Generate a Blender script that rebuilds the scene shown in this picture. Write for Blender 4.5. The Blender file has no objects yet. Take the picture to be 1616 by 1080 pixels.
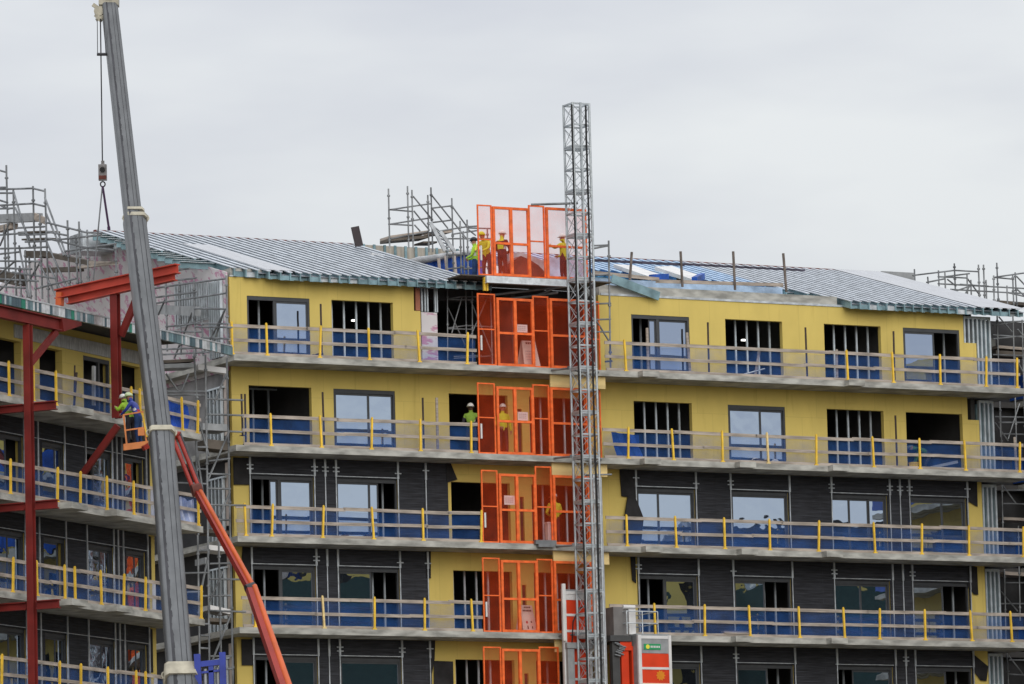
import bpy, bmesh, math, random
from mathutils import Vector, Matrix
random.seed(7)
R = math.radians
S = bpy.context.scene
COL = S.collection
# ------------------------------------------------------------------ camera, sky, sun, exposure
F_PX, PITCH, ROLL, YAW, DIST = 9400.0, 0.133649, -0.0262126, 0.495022, 200.7216
GROUND = -1.6                                        # camera stands at the world origin, 1.6 m above the ground
cam = bpy.data.cameras.new('camera'); camo = bpy.data.objects.new('camera', cam); COL.objects.link(camo)
cam.sensor_fit = 'HORIZONTAL'; cam.sensor_width = 36; cam.lens = 36 * F_PX / 1616
cam.clip_start = 1; cam.clip_end = 6000
camo.rotation_euler = (Matrix.Rotation(math.pi / 2 + PITCH, 3, 'X') @ Matrix.Rotation(ROLL, 3, 'Z')).to_euler()
S.camera = camo
S.view_settings.view_transform = 'Standard'; S.view_settings.look = 'None'
S.view_settings.exposure = 0; S.view_settings.gamma = 1
SUN_EL, SUN_AZ = R(24), R(166)                       # azimuth clockwise from +y: behind the camera, a little right
w = bpy.data.worlds.new('World'); S.world = w; w.use_nodes = True
nt = w.node_tree; N = nt.nodes; LK = nt.links; N.clear()
def nn(t, **k):
    n = N.new(t)
    for a, b in k.items(): setattr(n, a, b)
    return n
out = nn('ShaderNodeOutputWorld'); bg = nn('ShaderNodeBackground'); bg.inputs[1].default_value = 1.0
sky = nn('ShaderNodeTexSky', sky_type='NISHITA', sun_disc=False, sun_elevation=SUN_EL, sun_rotation=SUN_AZ)
skys = nn('ShaderNodeVectorMath', operation='SCALE'); skys.inputs['Scale'].default_value = 0.1
LK.new(sky.outputs[0], skys.inputs[0])
tc = nn('ShaderNodeTexCoord'); mp = nn('ShaderNodeMapping'); mp.inputs['Scale'].default_value = (5.0, 5.0, 16.0)
mp.inputs['Location'].default_value = (1.3, 0.4, 0.55)
LK.new(tc.outputs['Generated'], mp.inputs[0])
no = nn('ShaderNodeTexNoise'); no.inputs['Scale'].default_value = 1.35; no.inputs['Detail'].default_value = 5; no.inputs['Roughness'].default_value = .48
LK.new(mp.outputs[0], no.inputs['Vector'])
cr = nn('ShaderNodeValToRGB'); cr.color_ramp.elements[0].position = .36; cr.color_ramp.elements[1].position = .62
cr.color_ramp.elements[0].color = (.58, .60, .665, 1); cr.color_ramp.elements[1].color = (.80, .82, .83, 1)
LK.new(no.outputs[0], cr.inputs[0])
sep = nn('ShaderNodeSeparateXYZ'); LK.new(tc.outputs['Generated'], sep.inputs[0])
mx = nn('ShaderNodeMath', operation='MAXIMUM'); mx.inputs[1].default_value = 0; LK.new(sep.outputs[2], mx.inputs[0])
ma = nn('ShaderNodeMath', operation='MULTIPLY_ADD'); ma.inputs[1].default_value = 1.3; ma.inputs[2].default_value = .82; LK.new(mx.outputs[0], ma.inputs[0])
cl = nn('ShaderNodeVectorMath', operation='SCALE'); LK.new(cr.outputs[0], cl.inputs[0]); LK.new(ma.outputs[0], cl.inputs['Scale'])
mixs = nn('ShaderNodeMixRGB'); mixs.inputs[0].default_value = .93
LK.new(skys.outputs[0], mixs.inputs[1]); LK.new(cl.outputs[0], mixs.inputs[2])
LK.new(mixs.outputs[0], bg.inputs[0]); LK.new(bg.outputs[0], out.inputs[0])
sl = bpy.data.lights.new('sun', 'SUN'); sl.energy = 1.5; sl.angle = R(50); sl.color = (1, .97, .92)
so = bpy.data.objects.new('sun', sl); COL.objects.link(so)
sd = Vector((math.sin(SUN_AZ) * math.cos(SUN_EL), math.cos(SUN_AZ) * math.cos(SUN_EL), math.sin(SUN_EL)))
so.rotation_euler = sd.to_track_quat('Z', 'Y').to_euler(); so.location = (0, 0, 80)

# ------------------------------------------------------------------ facade frames (surveyed from the photograph)
def ray(x, y):
    c, s = math.cos(ROLL), math.sin(ROLL); a, b = x - 808, y - 540
    px = c * a + s * b; v = s * a - c * b
    cp, sp = math.cos(PITCH), math.sin(PITCH)
    return Vector((px, F_PX * cp - v * sp, F_PX * sp + v * cp)) / F_PX
class Frame:
    """u along the facade, w out of the wall, z up"""
    def __init__(s, o, yaw):
        s.o = Vector(o); s.yaw = yaw
        s.d = Vector((math.cos(yaw), math.sin(yaw), 0)); s.n = Vector((math.sin(yaw), -math.cos(yaw), 0))
    def P(s, u, w, z): return s.o + s.d * u + s.n * w + Vector((0, 0, z))
    def uz(s, x, y, w=0):
        r = ray(x, y); X = r * ((s.o + s.n * w).dot(s.n) / r.dot(s.n)); return (X - s.o).dot(s.d), X.z
    def wz(s, x, y, u):
        r = ray(x, y); X = r * ((s.o + s.d * u).dot(s.d) / r.dot(s.d)); return (X - s.o).dot(s.n), X.z
    def pw(s, x, y, w): u, z = s.uz(x, y, w); return (u, w, z)
    def pu(s, x, y, u): w, z = s.wz(x, y, u); return (u, w, z)
    def U(s, x, y, w=0): return s.uz(x, y, w)[0]
M = Frame((0, DIST, 0), YAW)
_r = ray(240, 800); _o = _r * (188 / _r.y); L = Frame((_o.x, _o.y, 0), R(64.5))
W = Frame((0, 0, 0), 0.0)                            # plain world axes: u = x, w = -y
def wp(x, y, depth):
    r = ray(x, y); X = r * (depth / r.y); return (X.x, -X.y, X.z)
T = [25.95 - 3 * k for k in range(9)]                # balcony slab tops, 0 = top storey of the main block

# ------------------------------------------------------------------ materials
MATS = {}
def mat(name, col, rough=.7, metal=0., var=.12, scale=3., bump=0., stretch=(1, 1, 1), spec=.3, col2=None, lo=.35, hi=.65, detail=6):
    if name in MATS: return MATS[name]
    m = bpy.data.materials.new(name); m.use_nodes = True; t = m.node_tree; b = t.nodes['Principled BSDF']
    b.inputs['Roughness'].default_value = rough; b.inputs['Metallic'].default_value = metal
    b.inputs['Specular IOR Level'].default_value = spec
    tc = t.nodes.new('ShaderNodeTexCoord'); mp = t.nodes.new('ShaderNodeMapping'); mp.inputs['Scale'].default_value = stretch
    t.links.new(tc.outputs['Object'], mp.inputs[0])
    no = t.nodes.new('ShaderNodeTexNoise'); no.inputs['Scale'].default_value = scale; no.inputs['Detail'].default_value = detail
    t.links.new(mp.outputs[0], no.inputs['Vector'])
    cr = t.nodes.new('ShaderNodeValToRGB'); e = cr.color_ramp.elements
    e[0].position = lo; e[1].position = hi
    c2 = col2 or tuple(min(1, c * (1 + var)) for c in col)
    c1 = col if col2 else tuple(c * (1 - var) for c in col)
    e[0].color = (*c1, 1); e[1].color = (*c2, 1)
    t.links.new(no.outputs[0], cr.inputs[0]); t.links.new(cr.outputs[0], b.inputs['Base Color'])
    if bump:
        bp = t.nodes.new('ShaderNodeBump'); bp.inputs['Strength'].default_value = bump; bp.inputs['Distance'].default_value = .02
        t.links.new(no.outputs[0], bp.inputs['Height']); t.links.new(bp.outputs[0], b.inputs['Normal'])
    m['nodes'] = 1; MATS[name] = m
    return m
YEL = mat('yellow_board', (.62, .475, .13), .75, var=.045, scale=.9, stretch=(1.6, 1, .8), bump=.05)
def board_joints(m, wd, ht, dark=.86):
    t = m.node_tree; b = t.nodes['Principled BSDF']; src = b.inputs['Base Color'].links[0].from_socket
    tc = t.nodes.new('ShaderNodeTexCoord'); sp = t.nodes.new('ShaderNodeSeparateXYZ'); cb = t.nodes.new('ShaderNodeCombineXYZ')
    t.links.new(tc.outputs['Object'], sp.inputs[0]); t.links.new(sp.outputs[0], cb.inputs[0]); t.links.new(sp.outputs[2], cb.inputs[1])
    br = t.nodes.new('ShaderNodeTexBrick'); br.offset = .5; br.inputs['Scale'].default_value = 1; br.inputs['Brick Width'].default_value = wd; br.inputs['Row Height'].default_value = ht
    br.inputs['Mortar Size'].default_value = .008; br.inputs['Mortar Smooth'].default_value = .3
    br.inputs['Color1'].default_value = (1, 1, 1, 1); br.inputs['Color2'].default_value = (.955, .955, .95, 1); br.inputs['Mortar'].default_value = (dark, dark, dark, 1)
    t.links.new(cb.outputs[0], br.inputs['Vector'])
    mu = t.nodes.new('ShaderNodeMixRGB'); mu.blend_type = 'MULTIPLY'; mu.inputs[0].default_value = 1; t.links.new(src, mu.inputs[1]); t.links.new(br.outputs[0], mu.inputs[2])
    st = t.nodes.new('ShaderNodeTexNoise'); st.inputs['Scale'].default_value = 1.1; st.inputs['Detail'].default_value = 8; mp = t.nodes.new('ShaderNodeMapping'); mp.inputs['Scale'].default_value = (2.5, 1, .35)
    t.links.new(tc.outputs['Object'], mp.inputs[0]); t.links.new(mp.outputs[0], st.inputs['Vector'])
    cr = t.nodes.new('ShaderNodeValToRGB'); cr.color_ramp.elements[0].position = .60; cr.color_ramp.elements[0].color = (1, 1, 1, 1); cr.color_ramp.elements[1].position = .78; cr.color_ramp.elements[1].color = (.80, .77, .70, 1)
    t.links.new(st.outputs[0], cr.inputs[0]); m3 = t.nodes.new('ShaderNodeMixRGB'); m3.blend_type = 'MULTIPLY'; m3.inputs[0].default_value = 1
    t.links.new(mu.outputs[0], m3.inputs[1]); t.links.new(cr.outputs[0], m3.inputs[2]); t.links.new(m3.outputs[0], b.inputs['Base Color'])
board_joints(YEL, 1.2, 2.4, .80)
CONC = mat('concrete', (.35, .345, .315), .9, var=.34, scale=1.6, stretch=(1, 1, 3), bump=.4)
CONCD = mat('shade_darkened_concrete', (.075, .072, .07), .95, var=.2, scale=1.)  # dimness of the rooms put into the colour, far darker than bare concrete
BLK = mat('black_cladding', (.026, .027, .032), .75, var=.4, scale=2.5, stretch=(.6, 1, 9), bump=.5)
board_joints(BLK, 2.4, .17, 1.55)
BLKM = mat('black_membrane', (.016, .015, .016), .7, var=.4, scale=3, bump=.5)
FRAME = mat('grey_window_frame', (.055, .058, .062), .45, var=.1)
GALV = mat('galvanised_steel', (.50, .53, .55), .42, .55, var=.22, scale=4, bump=.1)
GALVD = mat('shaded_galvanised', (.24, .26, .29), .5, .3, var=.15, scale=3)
GALVW = mat('bright_galvanised', (.66, .69, .71), .40, .45, var=.15, scale=6, stretch=(1, .25, 1))
TEAL = mat('teal_galvanised', (.19, .29, .32), .5, .4, var=.3, scale=2.3)
STUD = mat('steel_stud', (.50, .55, .58), .45, .4, var=.15, scale=3)
SCAF = mat('scaffold_tube', (.19, .198, .205), .5, .5, var=.4, scale=1.7)
PLANK = mat('scaffold_plank', (.35, .30, .255), .85, var=.3, scale=1.5, stretch=(1, 1, 6), bump=.2)
PLANKD = mat('dark_plank', (.10, .085, .07), .85, var=.3, scale=1.5)
PLY = mat('plywood', (.72, .55, .25), .8, var=.15, scale=2, stretch=(.4, 1, 3))
POST = mat('yellow_post_paint', (.78, .50, .05), .5, var=.15, scale=3)
ORG = mat('orange_gate_paint', (.78, .14, .03), .5, var=.18, scale=5, detail=8)
REDST = mat('red_primer_steel', (.155, .015, .012), .62, var=.25, scale=1.2, bump=.08)
REDB = mat('red_oxide_beam', (.40, .05, .03), .6, var=.2, scale=1.4)
BOOM = mat('crane_boom_steel', (.135, .14, .145), .42, .35, var=.12, scale=.5, stretch=(6, 6, .25))
BOOMD = mat('boom_grease', (.035, .035, .04), .4, var=.4, scale=1)
CREAM = mat('cream_collar_paint', (.40, .37, .29), .5, var=.2, scale=3)
LIFT = mat('orange_lift_paint', (.52, .10, .025), .4, var=.15, scale=1.2)
LIFTR = mat('red_lift_paint', (.27, .022, .012), .35, var=.15, scale=1.2)
BASK = mat('faded_orange_paint', (.62, .22, .07), .55, var=.15, scale=3)
BLUES = mat('blue_machine_paint', (.025, .045, .28), .45, var=.2, scale=2)
BLUET = mat('blue_tarpaulin', (.015, .07, .32), .55, var=.35, scale=1.6, bump=.4)
WHT = mat('white_panel', (.62, .61, .60), .55, var=.08, scale=2)
OFFW = mat('offwhite_board', (.55, .47, .42), .7, var=.1, scale=2)
GREYM = mat('grey_metal', (.30, .31, .315), .5, .3, var=.15, scale=3)
HRED = mat('hoist_red_paint', (.62, .045, .01), .45, var=.12, scale=1.5)
SGRN = mat('sign_green', (.015, .27, .10), .5, var=.05)
SYEL = mat('sign_yellow', (.75, .65, .06), .5, var=.05)
RUST = mat('rust_sheet', (.14, .045, .035), .8, var=.3, scale=2)
RUBB = mat('black_rubber', (.012, .012, .013), .6, var=.3)
PLAST = mat('clear_plastic_sheet', (.42, .46, .60), .35, var=.3, scale=2.5, bump=.5)
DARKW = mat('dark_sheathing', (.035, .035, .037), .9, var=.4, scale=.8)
GRND = mat('bare_ground', (.16, .14, .115), .95, var=.3, scale=.06, bump=.3)
ASPH = mat('asphalt', (.05, .05, .052), .9, var=.2, scale=.4)
SKIN = mat('skin', (.42, .22, .15), .6, var=.06)
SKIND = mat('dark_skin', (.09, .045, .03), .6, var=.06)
HVY = mat('hi_vis_yellow', (.58, .60, .045), .7, var=.1, scale=6, bump=.2)
HVG = mat('hi_vis_lime', (.36, .60, .05), .7, var=.1, scale=6, bump=.2)
CLTH = mat('dark_work_clothes', (.03, .028, .035), .85, var=.3, scale=5, bump=.3)
CLTM = mat('maroon_work_trousers', (.06, .022, .028), .85, var=.3, scale=5, bump=.3)
CLTB = mat('blue_work_trousers', (.02, .05, .14), .85, var=.3, scale=5, bump=.3)
HELM = mat('white_helmet', (.72, .72, .70), .35, var=.04)
HELB = mat('dark_helmet', (.02, .02, .025), .35, var=.04)
REFL = mat('reflective_strip', (.6, .62, .62), .4, .2, var=.05)
HARN = mat('red_harness', (.35, .03, .04), .6, var=.1)

def pink_board():
    m = mat('printed_insulation', (.60, .57, .575), .7, var=.07, scale=.9)
    t = m.node_tree; b = t.nodes['Principled BSDF']; src = b.inputs['Base Color'].links[0].from_socket
    tc = t.nodes.new('ShaderNodeTexCoord'); mp = t.nodes.new('ShaderNodeMapping')
    mp.inputs['Rotation'].default_value = (R(0), R(0), R(0)); mp.inputs['Scale'].default_value = (1, .9, 1.)
    t.links.new(tc.outputs['Object'], mp.inputs[0])
    # slanting rows of printed strokes
    rot = t.nodes.new('ShaderNodeVectorRotate'); rot.rotation_type = 'X_AXIS'; rot.inputs['Angle'].default_value = R(-38)
    t.links.new(mp.outputs[0], rot.inputs[0])
    sc = t.nodes.new('ShaderNodeMapping'); sc.inputs['Scale'].default_value = (1.0, 1.5, 4.2); t.links.new(rot.outputs[0], sc.inputs[0])
    vo = t.nodes.new('ShaderNodeTexNoise'); vo.inputs['Scale'].default_value = 1.15; vo.inputs['Detail'].default_value = 3; vo.inputs['Roughness'].default_value = .7
    t.links.new(sc.outputs[0], vo.inputs['Vector'])
    cr = t.nodes.new('ShaderNodeValToRGB'); cr.color_ramp.elements[0].position = .535; cr.color_ramp.elements[1].position = .60
    t.links.new(vo.outputs[0], cr.inputs[0])
    mx = t.nodes.new('ShaderNodeMixRGB'); t.links.new(cr.outputs[0], mx.inputs[0]); t.links.new(src, mx.inputs[1]); mx.inputs[2].default_value = (.50, .25, .36, 1)
    t.links.new(mx.outputs[0], b.inputs['Base Color']); return m
PINK = pink_board()
def mesh_mat(name, col, alpha):
    m = bpy.data.materials.new(name); m.use_nodes = True; t = m.node_tree; t.nodes.clear()
    o = t.nodes.new('ShaderNodeOutputMaterial'); mixn = t.nodes.new('ShaderNodeMixShader')
    tr = t.nodes.new('ShaderNodeBsdfTransparent'); df = t.nodes.new('ShaderNodeBsdfDiffuse'); tl = t.nodes.new('ShaderNodeBsdfTranslucent')
    df.inputs[0].default_value = (*col, 1); tl.inputs[0].default_value = (*col, 1)
    m2 = t.nodes.new('ShaderNodeMixShader'); m2.inputs[0].default_value = .35
    t.links.new(df.outputs[0], m2.inputs[1]); t.links.new(tl.outputs[0], m2.inputs[2])
    tc = t.nodes.new('ShaderNodeTexCoord'); no = t.nodes.new('ShaderNodeTexNoise'); no.inputs['Scale'].default_value = 1.7; no.inputs['Detail'].default_value = 4
    t.links.new(tc.outputs['Object'], no.inputs['Vector'])
    mr = t.nodes.new('ShaderNodeMapRange'); mr.inputs[1].default_value = .3; mr.inputs[2].default_value = .7; mr.inputs[3].default_value = alpha * .65; mr.inputs[4].default_value = alpha * 1.35
    t.links.new(no.outputs[0], mr.inputs[0]); t.links.new(mr.outputs[0], mixn.inputs[0])
    t.links.new(tr.outputs[0], mixn.inputs[1]); t.links.new(m2.outputs[0], mixn.inputs[2]); t.links.new(mixn.outputs[0], o.inputs[0])
    return m
NET = mesh_mat('blue_debris_mesh', (.065, .205, .64), .25)
OMESH = mesh_mat('orange_wire_mesh', (.95, .105, .03), .215)
def glass_mat():
    m = bpy.data.materials.new('coated_window_glass'); m.use_nodes = True; t = m.node_tree; t.nodes.clear()
    o = t.nodes.new('ShaderNodeOutputMaterial'); mixn = t.nodes.new('ShaderNodeMixShader'); mixn.inputs[0].default_value = .62
    gl = t.nodes.new('ShaderNodeBsdfGlossy'); gl.inputs['Roughness'].default_value = .01; gl.inputs['Color'].default_value = (.70, .82, 1, 1)
    df = t.nodes.new('ShaderNodeBsdfDiffuse'); df.inputs[0].default_value = (.02, .024, .03, 1)
    tc = t.nodes.new('ShaderNodeTexCoord'); no = t.nodes.new('ShaderNodeTexNoise'); no.inputs['Scale'].default_value = 1.3; no.inputs['Detail'].default_value = 1.5
    t.links.new(tc.outputs['Object'], no.inputs['Vector'])
    bp = t.nodes.new('ShaderNodeBump'); bp.inputs['Strength'].default_value = .2; bp.inputs['Distance'].default_value = .02
    t.links.new(no.outputs[0], bp.inputs['Height']); t.links.new(bp.outputs[0], gl.inputs['Normal'])
    t.links.new(df.outputs[0], mixn.inputs[1]); t.links.new(gl.outputs[0], mixn.inputs[2]); t.links.new(mixn.outputs[0], o.inputs[0])
    return m
GLASS = glass_mat()
def emis(name, col, s):
    m = bpy.data.materials.new(name); m.use_nodes = True; b = m.node_tree.nodes['Principled BSDF']
    b.inputs['Emission Color'].default_value = (*col, 1); b.inputs['Emission Strength'].default_value = s; return m
LAMP = emis('lamp_glow', (1, .97, .9), 3.0)

# ------------------------------------------------------------------ mesh building
class MB:
    """collects shapes given in (u, w, z) of a frame"""
    def __init__(s): s.v = []; s.f = []; s.m = []; s.smooth = []
    def add(s, vs, fs, mi=0, sm=False):
        b = len(s.v); s.v += [tuple(v) for v in vs]
        for f in fs: s.f.append([b + i for i in f]); s.m.append(mi); s.smooth.append(sm)
    def box(s, u0, u1, w0, w1, z0, z1, mi=0):
        vs = [(u, w_, z) for u in (u0, u1) for w_ in (w0, w1) for z in (z0, z1)]
        s.add(vs, [(0, 1, 3, 2), (4, 6, 7, 5), (0, 4, 5, 1), (2, 3, 7, 6), (0, 2, 6, 4), (1, 5, 7, 3)], mi); return s
    def bar(s, a, b, wd, ht, mi=0, up=(0, 0, 1)):
        """rectangular bar from a to b"""
        a, b, up = Vector(a), Vector(b), Vector(up); d = (b - a).normalized()
        x = d.cross(up)
        if x.length < 1e-4: x = d.cross(Vector((1, 0, 0)))
        x.normalize(); y = x.cross(d).normalized(); x = x * wd / 2; y = y * ht / 2
        vs = [p + q for p in (a, b) for q in (-x - y, x - y, x + y, -x + y)]
        s.add(vs, [(0, 3, 2, 1), (4, 5, 6, 7), (0, 1, 5, 4), (1, 2, 6, 5), (2, 3, 7, 6), (3, 0, 4, 7)], mi); return s
    def tube(s, a, b, r, r2=None, n=8, mi=0, prof=None, roll=0):
        a, b = Vector(a), Vector(b); r2 = r if r2 is None else r2; d = (b - a).normalized()
        x = d.cross(Vector((0, 0, 1)))
        if x.length < 1e-3: x = Vector((1, 0, 0))
        x.normalize(); y = x.cross(d)
        if prof is None: prof = [(math.cos(2 * math.pi * i / n + roll), math.sin(2 * math.pi * i / n + roll)) for i in range(n)]
        n = len(prof)
        vs = [a + x * (p * r) + y * (q * r) for p, q in prof] + [b + x * (p * r2) + y * (q * r2) for p, q in prof]
        s.add(vs, [(i, (i + 1) % n, n + (i + 1) % n, n + i) for i in range(n)], mi, n >= 6 and prof is not None and n >= 8)
        s.add(vs[:n], [tuple(range(n))], mi); s.add(vs[n:], [tuple(range(n))], mi); return s
    def path(s, pts, r, n=6, mi=0):
        for p, q in zip(pts, pts[1:]): s.tube(p, q, r, n=n, mi=mi)
        return s
    def prism(s, poly, w0, w1, mi=0):
        """polygon in (u, z) between w0 and w1"""
        n = len(poly); vs = [(u, w0, z) for u, z in poly] + [(u, w1, z) for u, z in poly]
        s.add(vs, [tuple(range(n)), tuple(range(2 * n - 1, n - 1, -1))] + [(i, (i + 1) % n, n + (i + 1) % n, n + i) for i in range(n)], mi); return s
    def prismu(s, poly, u0, u1, mi=0):
        """polygon in (w, z) between u0 and u1"""
        n = len(poly); vs = [(u0, a, z) for a, z in poly] + [(u1, a, z) for a, z in poly]
        s.add(vs, [tuple(range(n)), tuple(range(2 * n - 1, n - 1, -1))] + [(i, (i + 1) % n, n + (i + 1) % n, n + i) for i in range(n)], mi); return s
    def quad(s, a, b, c, d, mi=0): s.add([a, b, c, d], [(0, 1, 2, 3)], mi); return s
    def grid_wall(s, u0, u1, z0, z1, holes, w0, w1, mi=0):
        """a wall slab with rectangular openings, reveals included"""
        us = sorted({u0, u1} | {max(u0, min(u1, h[i])) for h in holes for i in (0, 1)})
        zs = sorted({z0, z1} | {max(z0, min(z1, h[i])) for h in holes for i in (2, 3)})
        def solid(i, j):
            if i < 0 or j < 0 or i >= len(us) - 1 or j >= len(zs) - 1: return False
            a, b = (us[i] + us[i + 1]) / 2, (zs[j] + zs[j + 1]) / 2
            return not any(h[0] < a < h[1] and h[2] < b < h[3] for h in holes)
        for i in range(len(us) - 1):
            for j in range(len(zs) - 1):
                if not solid(i, j): continue
                a, b, c, d = us[i], us[i + 1], zs[j], zs[j + 1]
                s.quad((a, w1, c), (b, w1, c), (b, w1, d), (a, w1, d), mi); s.quad((a, w0, c), (a, w0, d), (b, w0, d), (b, w0, c), mi)
                if not solid(i - 1, j): s.quad((a, w0, c), (a, w1, c), (a, w1, d), (a, w0, d), mi)
                if not solid(i + 1, j): s.quad((b, w0, c), (b, w0, d), (b, w1, d), (b, w1, c), mi)
                if not solid(i, j - 1): s.quad((a, w0, c), (b, w0, c), (b, w1, c), (a, w1, c), mi)
                if not solid(i, j + 1): s.quad((a, w0, d), (a, w1, d), (b, w1, d), (b, w0, d), mi)
        return s
    def sphere(s, c, r, sc=(1, 1, 1), nu=10, nv=6, mi=0, half=False):
        c = Vector(c); vs = []; fs = []
        v0 = nv // 2 if half else 0
        for j in range(v0, nv + 1):
            t = -math.pi / 2 + math.pi * j / nv
            for i in range(nu):
                a = 2 * math.pi * i / nu
                vs.append((c.x + r * sc[0] * math.cos(t) * math.cos(a), c.y + r * sc[1] * math.cos(t) * math.sin(a), c.z + r * sc[2] * math.sin(t)))
        for j in range(nv - v0):
            for i in range(nu): fs.append((j * nu + i, j * nu + (i + 1) % nu, (j + 1) * nu + (i + 1) % nu, (j + 1) * nu + i))
        s.add(vs, fs, mi, True); return s
class Thing:
    """an Empty at the thing's base; parts are its children. base in (u, w, z) of the frame"""
    def __init__(s, fr, base, name, label, cat, group=None, kind=None):
        s.fr = fr; s.b = Vector(base)
        e = bpy.data.objects.new(name, None); COL.objects.link(e); e.empty_display_size = .3
        e.location = fr.P(*base); e.rotation_euler = (0, 0, fr.yaw)
        tag(e, label, cat, group, kind); s.e = e
    def part(s, name, mb, mats, parent=None, label=None, kind=None):
        o = mkobj(name, mb, mats, s.b); o.parent = parent or s.e
        if label: o['label'] = label
        if kind: o['kind'] = kind
        return o
def tag(e, label=None, cat=None, group=None, kind=None):
    if label: e['label'] = label
    if cat: e['category'] = cat
    if group: e['group'] = group
    if kind: e['kind'] = kind
def mkobj(name, mb, mats, b=Vector((0, 0, 0))):
    me = bpy.data.meshes.new(name)
    me.from_pydata([(v[0] - b[0], -(v[1] - b[1]), v[2] - b[2]) for v in mb.v], [], mb.f)
    mats = mats if isinstance(mats, (list, tuple)) else [mats]
    for m in mats: me.materials.append(m)
    for p, mi, sm in zip(me.polygons, mb.m, mb.smooth): p.material_index = mi; p.use_smooth = sm
    bm = bmesh.new(); bm.from_mesh(me); bmesh.ops.recalc_face_normals(bm, faces=bm.faces); bm.to_mesh(me); bm.free()
    o = bpy.data.objects.new(name, me); COL.objects.link(o); return o
def single(fr, base, name, mb, mats, label, cat, group=None, kind=None):
    o = mkobj(name, mb, mats, Vector(base)); o.location = fr.P(*base); o.rotation_euler = (0, 0, fr.yaw)
    tag(o, label, cat, group, kind); return o
def copy_tree(o, parent=None):
    c = o.copy(); COL.objects.link(c)
    if parent: c.parent = parent
    for ch in list(o.children): copy_tree(ch, c)
    return c

# ------------------------------------------------------------------ ground
g = MB(); g.quad((-3000, 1500, GROUND), (3000, 1500, GROUND), (3000, -4500, GROUND), (-3000, -4500, GROUND)); single(W, (0, 0, 0), 'ground', g, GRND, None, None, kind='structure')
g = MB(); g.quad((-150, -20, GROUND + .004), (150, -20, GROUND + .004), (150, -60, GROUND + .004), (-150, -60, GROUND + .004)); single(W, (0, 0, 0), 'road', g, ASPH, None, None, kind='structure')

# ------------------------------------------------------------------ main block: walls, slabs, windows
B = Thing(M, (0, 0, GROUND), 'apartment_block', 'long yellow and black apartment block under construction with sloping steel roof', 'building')
WL, WR = -10.6, 18.72
COLS = {'a': (-9.97, -7.65), 'b': (-6.83, -4.52), 'c': (-2.48, -.23), 'd': (.6, 2.9), 'e': (4.68, 6.98), 'f': (8.42, 10.72), 'g': (12.42, 14.75), 'h': (15.67, 18.02)}
for k in range(5):
    z0, z1 = T[k], T[k] + 2.8
    hd = T[k] + 2.19
    holes = [(a, b, z0, hd) for c, (a, b) in COLS.items()]
    m = MB()
    if k == 0:
        m.grid_wall(WL, -3.48, z0, z1, [holes[0], holes[1], (-3.72, -3.48, 27.9, z1)], -.18, 0)
        B.part('wall', m, [YEL, DARKW]); m = MB(); m.grid_wall(3.4, WR, z0, z1, holes[4:] + [(18.2, WR, 27.7, z1)], -.18, 0)
    else:
        cut = [(18.25, WR, T[k] + 2.0, z1)] if k == 1 else []
        m.grid_wall(WL, WR, z0, z1, holes + [(.14, .30, z0, z0 + 1.75)] + cut, -.18, 0)
        m.box(.14, .30, -.20, -.09, z0, z0 + 1.75, 1)
    B.part('wall', m, [YEL, DARKW])
m = MB(); m.box(WL, WR + .5, -14, -.05, GROUND, T[4] - .2); B.part('lower_wall', m, YEL)
# balcony slabs run through the building; small corbels stand out at the column lines
corb = {0: (1010, 1335), 1: (1013, 1163, 1310), 2: (1015, 1166, 1300), 3: (1157, 1308), 4: ()}
for k in range(5):
    m = MB(); zt = T[k]
    m.box(-11.15, 20.0, -13.9, 1.4, zt - .2, zt)
    for x in corb[k]:
        u = M.U(x, 595 + 140 * k, 1.55); m.box(u, u + .65, 1.4, 1.75, zt - .2 - .003, zt - .004)
    B.part('balcony_slab', m, CONC)
m = MB()
for k in range(5):
    zt = T[k]
    for u in (-10.55, -7.2, -3.3, .2, 3.5, 7.7, 11.6, 15.2, 18.6):
        m.box(u - .08, u + .08, -6, -.2, zt, zt + 2.8)
    m.box(-10.4, 18.5, -6.2, -6, zt, zt + 2.8)
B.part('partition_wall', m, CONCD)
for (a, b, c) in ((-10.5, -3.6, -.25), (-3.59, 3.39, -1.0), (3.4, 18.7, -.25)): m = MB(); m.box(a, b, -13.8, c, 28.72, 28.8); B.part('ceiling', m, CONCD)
m = MB(); m.box(-3.6, 3.4, -1.0, -.9, 28.45, 28.97); B.part('dark_backing', m, DARKW)  # dark sheet added to shut out bright sky in the gap below the platform
# windows and open stud bays
def window(th, c, k, head, w, spec, fr_mat=FRAME):
    """spec: string of sash letters with widths: g glazed, o open"""
    a, b = c; z0 = T[k]; f = .07
    m = MB(); m.box(a, b, w - .12, w - .02, head - .13, head); m.box(a, a + f, w - .12, w - .02, z0, head - .13); m.box(b - f, b, w - .12, w - .02, z0, head - .13)
    m.box(a + f, b - f, w - .12, w - .02, z0, z0 + .06)
    x = a + f; tot = sum(s[1] for s in spec); panes = []
    for i, (kd, wd) in enumerate(spec):
        x2 = x + (b - a - 2 * f) * wd / tot
        if kd == 'g':
            s_ = .045; p = w - .075 if i % 2 == 0 else w - .1
            for q in ((x, x + s_), (x2 - s_, x2)): m.box(q[0], q[1], p - .02, p + .025, z0 + .06, head - .13)
            m.box(x + s_, x2 - s_, p - .02, p + .025, head - .2, head - .13); m.box(x + s_, x2 - s_, p - .02, p + .025, z0 + .06, z0 + .13)
            panes.append((x + s_, x2 - s_, p))
        elif kd == 'f': m.box(x, x2, w - .11, w - .03, z0 + .06, head - .13)
        x = x2
    wo = th.part('window', m, fr_mat)
    for (p, q, d) in panes:
        g = MB(); g.box(p, q, d - .006, d + .006, z0 + .13, head - .2); th.part('pane', g, GLASS, wo)
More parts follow.
